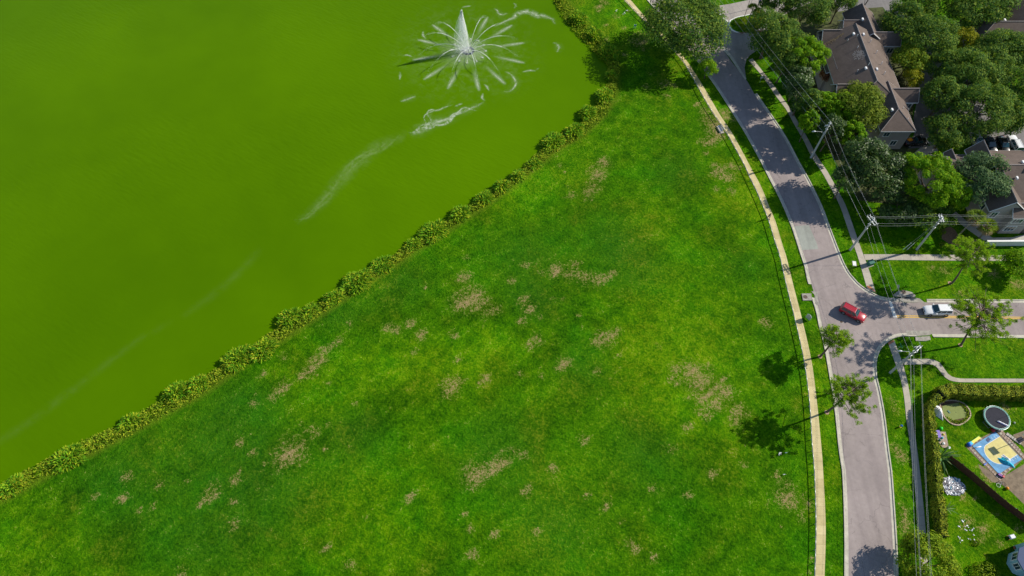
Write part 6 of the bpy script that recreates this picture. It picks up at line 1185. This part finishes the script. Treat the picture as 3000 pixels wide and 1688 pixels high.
# central plume: bright core, veil of mist carried left by the breeze
Hf = 11.6; n = 800; u = q.random(n)**.8; zz = u*Hf; lean = -1.0*(u**1.4)
core = np.column_stack([lean+q.normal(0, 1, n)*(.03+.05*u), q.normal(0, 1, n)*(.03+.05*u), zz])
n2 = 7000; u2 = q.random(n2); top = 1-u2**1.25; zz2 = top*Hf*.97; w2 = (1-top)*2.6+.10; sh = q.beta(1.2, 2.0, n2)
mist = np.column_stack([-1.0*top**1.4-sh*w2*1.25+q.normal(0, .10, n2), (q.random(n2)-.5)*w2*1.1-.1*w2, zz2])
v, f = drops(np.vstack([core, mist]), np.r_[q.uniform(.02, .05, n), q.uniform(.010, .026, n2)], 2.4); o = np_mesh('plume', v, f, M['spray'], r_); o['kind'] = 'stuff'
for k in range(3):
    me = bpy.data.meshes.new('mist_veil'); V = []; Fc = []; UV = []; na, nz = 18, 14
    for iz in range(nz+1):
        tt_ = iz/nz; z_ = Hf*(.985-tt_*.97)*(1-.02*k); wd_ = (.06+math.sin(min(1, tt_*1.25)*PI/2)*(1.75-.36*k)); cx_ = -1.0*(z_/Hf)**1.4-wd_*.72
        for ia in range(na):
            a = 2*PI*ia/na; V.append((cx_+math.cos(a)*wd_, math.sin(a)*wd_*.75-.1*tt_, max(.03, z_))); UV.append(((1.0-.8*tt_)*(.7+.3*max(0, math.cos(a))), tt_))
    for iz in range(nz):
        for ia in range(na): j_ = (ia+1) % na; Fc.append((iz*na+ia, (iz+1)*na+ia, (iz+1)*na+j_, iz*na+j_))
    me.from_pydata(V, [], Fc); ul = me.uv_layers.new(name='UVMap')
    for lp in me.loops: ul.data[lp.index].uv = UV[lp.vertex_index]
    me.polygons.foreach_set('use_smooth', [True]*len(me.polygons)); link('mist_veil', me, r_, M['spray_veil'])
# splash skirt
n3 = 2600; a = q.uniform(0, 2*PI, n3); rr = np.abs(q.normal(1.4, 1.1, n3)); P = np.column_stack([np.cos(a)*rr-.8, np.sin(a)*rr*.9, np.abs(q.normal(0, .3, n3))]); v, f = drops(P, q.uniform(.015, .04, n3), 1.0); o = np_mesh('splash', v, f, M['spray'], r_); o['kind'] = 'stuff'
def ribbon(pts, w_, z_, mat, parent, name, off=(0, 0)):
    p = resample(catmull(pts, .8), .8)-np.array(off); ww = np.broadcast_to(np.asarray(w_, float), len(p)) if np.ndim(w_) == 0 else np.interp(np.linspace(0, 1, len(p)), np.linspace(0, 1, len(w_)), w_)
    t_ = np.gradient(p, axis=0); t_ /= np.linalg.norm(t_, axis=1)[:, None]+1e-9; nr = np.stack([-t_[:, 1], t_[:, 0]], 1)
    me = bpy.data.meshes.new(name); V = []; Fc = []
    for k in range(len(p)): V += [(*(p[k]-nr[k]*ww[k]/2), z_), (*(p[k]+nr[k]*ww[k]/2), z_)]
    for k in range(len(p)-1): Fc.append((2*k, 2*k+2, 2*k+3, 2*k+1))
    me.from_pydata(V, [], Fc); uvl = me.uv_layers.new(name='UVMap')
    for poly in me.polygons:
        for li in poly.loop_indices: vi = me.loops[li].vertex_index; uvl.data[li].uv = ((vi//2)/(len(p)-1), vi % 2)
    return link(name, me, parent, M[mat])
for k in range(12):
    an = math.radians(12+30*k+q.normal(0, 1.5)); Rk = 13.6+.8*math.cos(an)+q.normal(0, .4); ap = 3.1+q.normal(0, .15); pts = []; dP = []
    for u in np.linspace(.02, 1, 22): pts.append((math.cos(an)*(.5+(Rk-.5)*u)-.35*u*u, math.sin(an)*(.5+(Rk-.5)*u)-.3*u*u, .3*(1-u)+ap*4*u*(1-u)))
    MB().tube(pts[:13], np.linspace(.034, .045, 13), 5).build('jet', M['spray'], r_, True)
    n = 900; u = .22+.70*q.beta(1.0, 1.6, n); sp = (.03+.26*np.clip(u-.3, 0, 1)); P = np.column_stack([np.cos(an)*(.5+(Rk-.5)*u)-.35*u*u+q.normal(0, 1, n)*sp, np.sin(an)*(.5+(Rk-.5)*u)-.3*u*u+q.normal(0, 1, n)*sp, np.maximum(.02, .3*(1-u)+ap*4*u*(1-u)+q.normal(0, 1, n)*sp*.9)])
    v, f = drops(P, q.uniform(.010, .024, n), 1.0); o = np_mesh('jet_drops', v, f, M['spray'], r_); o['kind'] = 'stuff'
    ed = np.array([math.cos(an)*Rk-.35, math.sin(an)*Rk-.3]); ribbon([ed*.36, ed*.64, ed*.88, ed*1.02], [.9, 1.7, 1.8, 1.1], .012, 'foam_jet', r_, 'landing_foam')
    an2 = an+.26; e2 = np.array([math.cos(an2), math.sin(an2)])*4.15; ribbon([e2*.7, e2*.9, e2*1.08], [.3, .6, .4], .016, 'foam_thick', r_, 'inner_foam')
    MB().tube([(math.cos(an2)*(.4+3.7*u), math.sin(an2)*(.4+3.7*u), .3*(1-u)+1.3*4*u*(1-u)) for u in np.linspace(.02, .98, 12)], .014, 4).build('inner_jet', M['spray'], r_)
    P = np.column_stack([e2[0]+q.normal(0, .16, 60), e2[1]+q.normal(0, .16, 60), np.abs(q.normal(0, .12, 60))]); v, f = drops(P, q.uniform(.02, .05, 60)); o = np_mesh('inner_splash', v, f, M['spray'], r_); o['kind'] = 'stuff'
def foam_disc(name, R_, dx, z_, mat, parent):
    me = bpy.data.meshes.new(name); V = [(0, 0, z_)]; Fc = []; UV = [(0, 0)]
    for k in range(1, 7):
        for i_ in range(28):
            a = 2*PI*i_/28; rr = R_*k/6; V.append((math.cos(a)*rr+dx*k/6, math.sin(a)*rr, z_)); UV.append((k/6, 0))
    for i_ in range(28): Fc.append((0, 1+i_, 1+(i_+1) % 28))
    for k in range(5):
        for i_ in range(28): j_ = (i_+1) % 28; Fc.append((1+k*28+i_, 1+(k+1)*28+i_, 1+(k+1)*28+j_, 1+k*28+j_))
    me.from_pydata(V, [], Fc); ul = me.uv_layers.new(name='UVMap')
    for lp in me.loops: ul.data[lp.index].uv = UV[lp.vertex_index]
    link(name, me, parent, M[mat])
foam_disc('foam_pool', 6.5, -1.2, .004, 'foam_pool', r_); foam_disc('foam_veil', 21.0, -1.0, .0025, 'foam_veil', r_)
# drifting foam on the water
fo = empty('drift_foam', (0, 0, WZ)); tag(fo, 'pale foam streaks drifting from the fountain across the lake', 'foam', kind='stuff')
tr_ = D['foam']['trail']
ribbon(tr_[0], [.5, 1.1, .9, 1.2, 1.5, 1.6, 2.6, 3.0, 2.2, 1.2], .008, 'foam_thick', fo, 'foam_streak'); ribbon(tr_[3], [.6, 1.4, 1.2, 1.8, 2.4, 2.0], .0095, 'foam_thin', fo, 'foam_streak')
ribbon(tr_[0], [2, 4, 5, 5.5, 5], .005, 'foam_thin', fo, 'foam_streak'); ribbon(tr_[1], [3.5, 5, 5.5, 4.6, 3.5], .0065, 'foam_thin', fo, 'foam_streak'); ribbon(tr_[2], [2.5, 3, 3], .006, 'foam_faint', fo, 'foam_streak'); ribbon(tr_[4], [3, 3.5, 2.5], .0062, 'foam_faint', fo, 'foam_streak')
qw = np.random.default_rng(12)
for base_, nw, amp_, wd_ in ((tr_[0], 4, 1.5, .9), (tr_[3], 2, 1.2, .7), (tr_[1], 4, 1.6, 1.2)):
    b0 = resample(catmull(base_, 1.0), n=26)
    for k in range(nw):
        a0, a1 = sorted(qw.integers(0, 26, 2)); a1 = min(26, a1+8); ph = qw.uniform(0, 6, 2); seg = b0[a0:a1+1]
        if len(seg) < 4: continue
        nr_ = offset(seg, 1.0)-seg; off_ = (np.sin(np.linspace(0, 5, len(seg))+ph[0])*.6+np.sin(np.linspace(0, 11, len(seg))+ph[1])*.4)*amp_
        ribbon(seg+nr_*off_[:, None], [.3, wd_, wd_*.8, .3], .0105+.0004*k, 'foam_thick' if base_ is not tr_[1] else 'foam_thin', fo, 'foam_wisp')
for k, s_ in enumerate(D['foam']['swirl']): ribbon(s_, [.4, .8, 1.0, .7, .4] if k else [.5, .9, 1.6, 2.6, 2.8, 1.4, .6], .007+.0007*k, 'foam_thick', fo, 'foam_swirl')
for k, s_ in enumerate(D['foam']['swirl']):
    if k in (0, 1, 2, 4, 12): ribbon(s_, [1.5, 3.0, 3.5, 2.0], .0045+.0002*k, 'foam_thin', fo, 'foam_swirl')

# ---------------------------------------------------------------- walker and birds
def walker(loc, rz):
    r_ = empty('person', (*loc, .05), rz); tag(r_, 'person in a dark top and shorts walking on the ochre footpath', 'person')
    J = dict(pel=(0, 0, .95), ab=(0, 0, 1.12), ch=(.02, 0, 1.32), nk=(.03, 0, 1.48), hd=(.05, 0, 1.60), ht=(.06, 0, 1.72),
             sl=(.0, .19, 1.40), el=(-.10, .25, 1.14), wl=(.05, .27, .92), hl=(.09, .27, .84), sr=(.0, -.19, 1.40), er=(.10, -.25, 1.14), wr=(.30, -.24, 1.00), hr=(.37, -.23, .97),
             pl=(0, .10, .90), kl=(.20, .11, .50), al=(.14, .11, .09), tl=(.32, .12, .04), pr=(0, -.10, .90), kr=(-.06, -.11, .50), ar=(-.34, -.11, .14), tr=(-.22, -.12, .04))
    rad = dict(pel=.15, ab=.13, ch=.16, nk=.06, hd=.10, ht=.075, sl=.075, el=.05, wl=.038, hl=.045, sr=.075, er=.05, wr=.038, hr=.045, pl=.095, kl=.062, al=.042, tl=.045, pr=.095, kr=.062, ar=.042, tr=.045)
    E_ = 'pel-ab ab-ch ch-nk nk-hd hd-ht ch-sl sl-el el-wl wl-hl ch-sr sr-er er-wr wr-hr pel-pl pl-kl kl-al al-tl pel-pr pr-kr kr-ar ar-tr'.split()
    ks = list(J); me = bpy.data.meshes.new('body'); me.from_pydata([J[k] for k in ks], [tuple(ks.index(s) for s in e.split('-')) for e in E_], [])
    o = link('body', me, r_, M['skin']); md = o.modifiers.new('skin', 'SKIN'); md.use_smooth_shade = True
    for k, v_ in zip(ks, me.skin_vertices[0].data): v_.radius = (rad[k], rad[k]); v_.use_root = (k == 'pel')
    sb = o.modifiers.new('sub', 'SUBSURF'); sb.levels = 1; sb.render_levels = 1
    def cloth(nm, keys, edges, grow, mat):
        m2 = bpy.data.meshes.new(nm); m2.from_pydata([J[k] for k in keys], [tuple(keys.index(s) for s in e.split('-')) for e in edges.split()], []); o2 = link(nm, m2, r_, M[mat]); md2 = o2.modifiers.new('skin', 'SKIN'); md2.use_smooth_shade = True
        for k, v_ in zip(keys, m2.skin_vertices[0].data): v_.radius = (rad[k]+grow, rad[k]+grow); v_.use_root = (k == keys[0])
        o2.modifiers.new('sub', 'SUBSURF').render_levels = 1
    cloth('shirt', ['ch', 'ab', 'sl', 'el', 'sr', 'er'], 'ch-ab ch-sl sl-el ch-sr sr-er', .028, 'navy_cloth'); cloth('shorts', ['pel', 'pl', 'kl', 'pr', 'kr'], 'pel-pl pl-kl pel-pr pr-kr', .03, 'grey_sheet')
    sphere(MB(), (.04, 0, 1.70), .12, 10, 7).build('hair', M['hair'], r_, True)
    for s, kx in ((1, 'tl'), (-1, 'tr')): MB().box(J[kx][0]-.06, J[kx][1], .05, .28, .10, .09).build('shoe', M['tyre'], r_)
walker(D['person'], math.radians(-70))
for k, p in enumerate(D['birds']):
    up = k < 7; r_ = empty('white_bird', (*p, 0), random.uniform(0, 6)); r_.scale = (.75, .75, .75); tag(r_, 'white wading bird on the grass near the great oak' if up else 'white wading bird on the lower right meadow', 'bird', 'birds by the great oak' if up else 'birds on the lower meadow')
    mb = MB(); mb.tube([(-.26, 0, .30), (-.12, 0, .34), (.06, 0, .35), (.2, 0, .36), (.27, 0, .48), (.30, 0, .56), (.34, 0, .58)], [.02, .085, .10, .06, .035, .045, .02], 8); mb.build('body', M['feather'], r_, True)
    MB().tube([(.34, 0, .58), (.42, 0, .57), (.48, 0, .52)], [.014, .01, .004], 5).build('beak', M['beak'], r_)
    for s in (-.04, .04): MB().tube([(.02, s, .27), (.0, s, .14), (.02, s, 0), (.08, s, 0)], .009, 4).build('leg', M['beak'], r_)
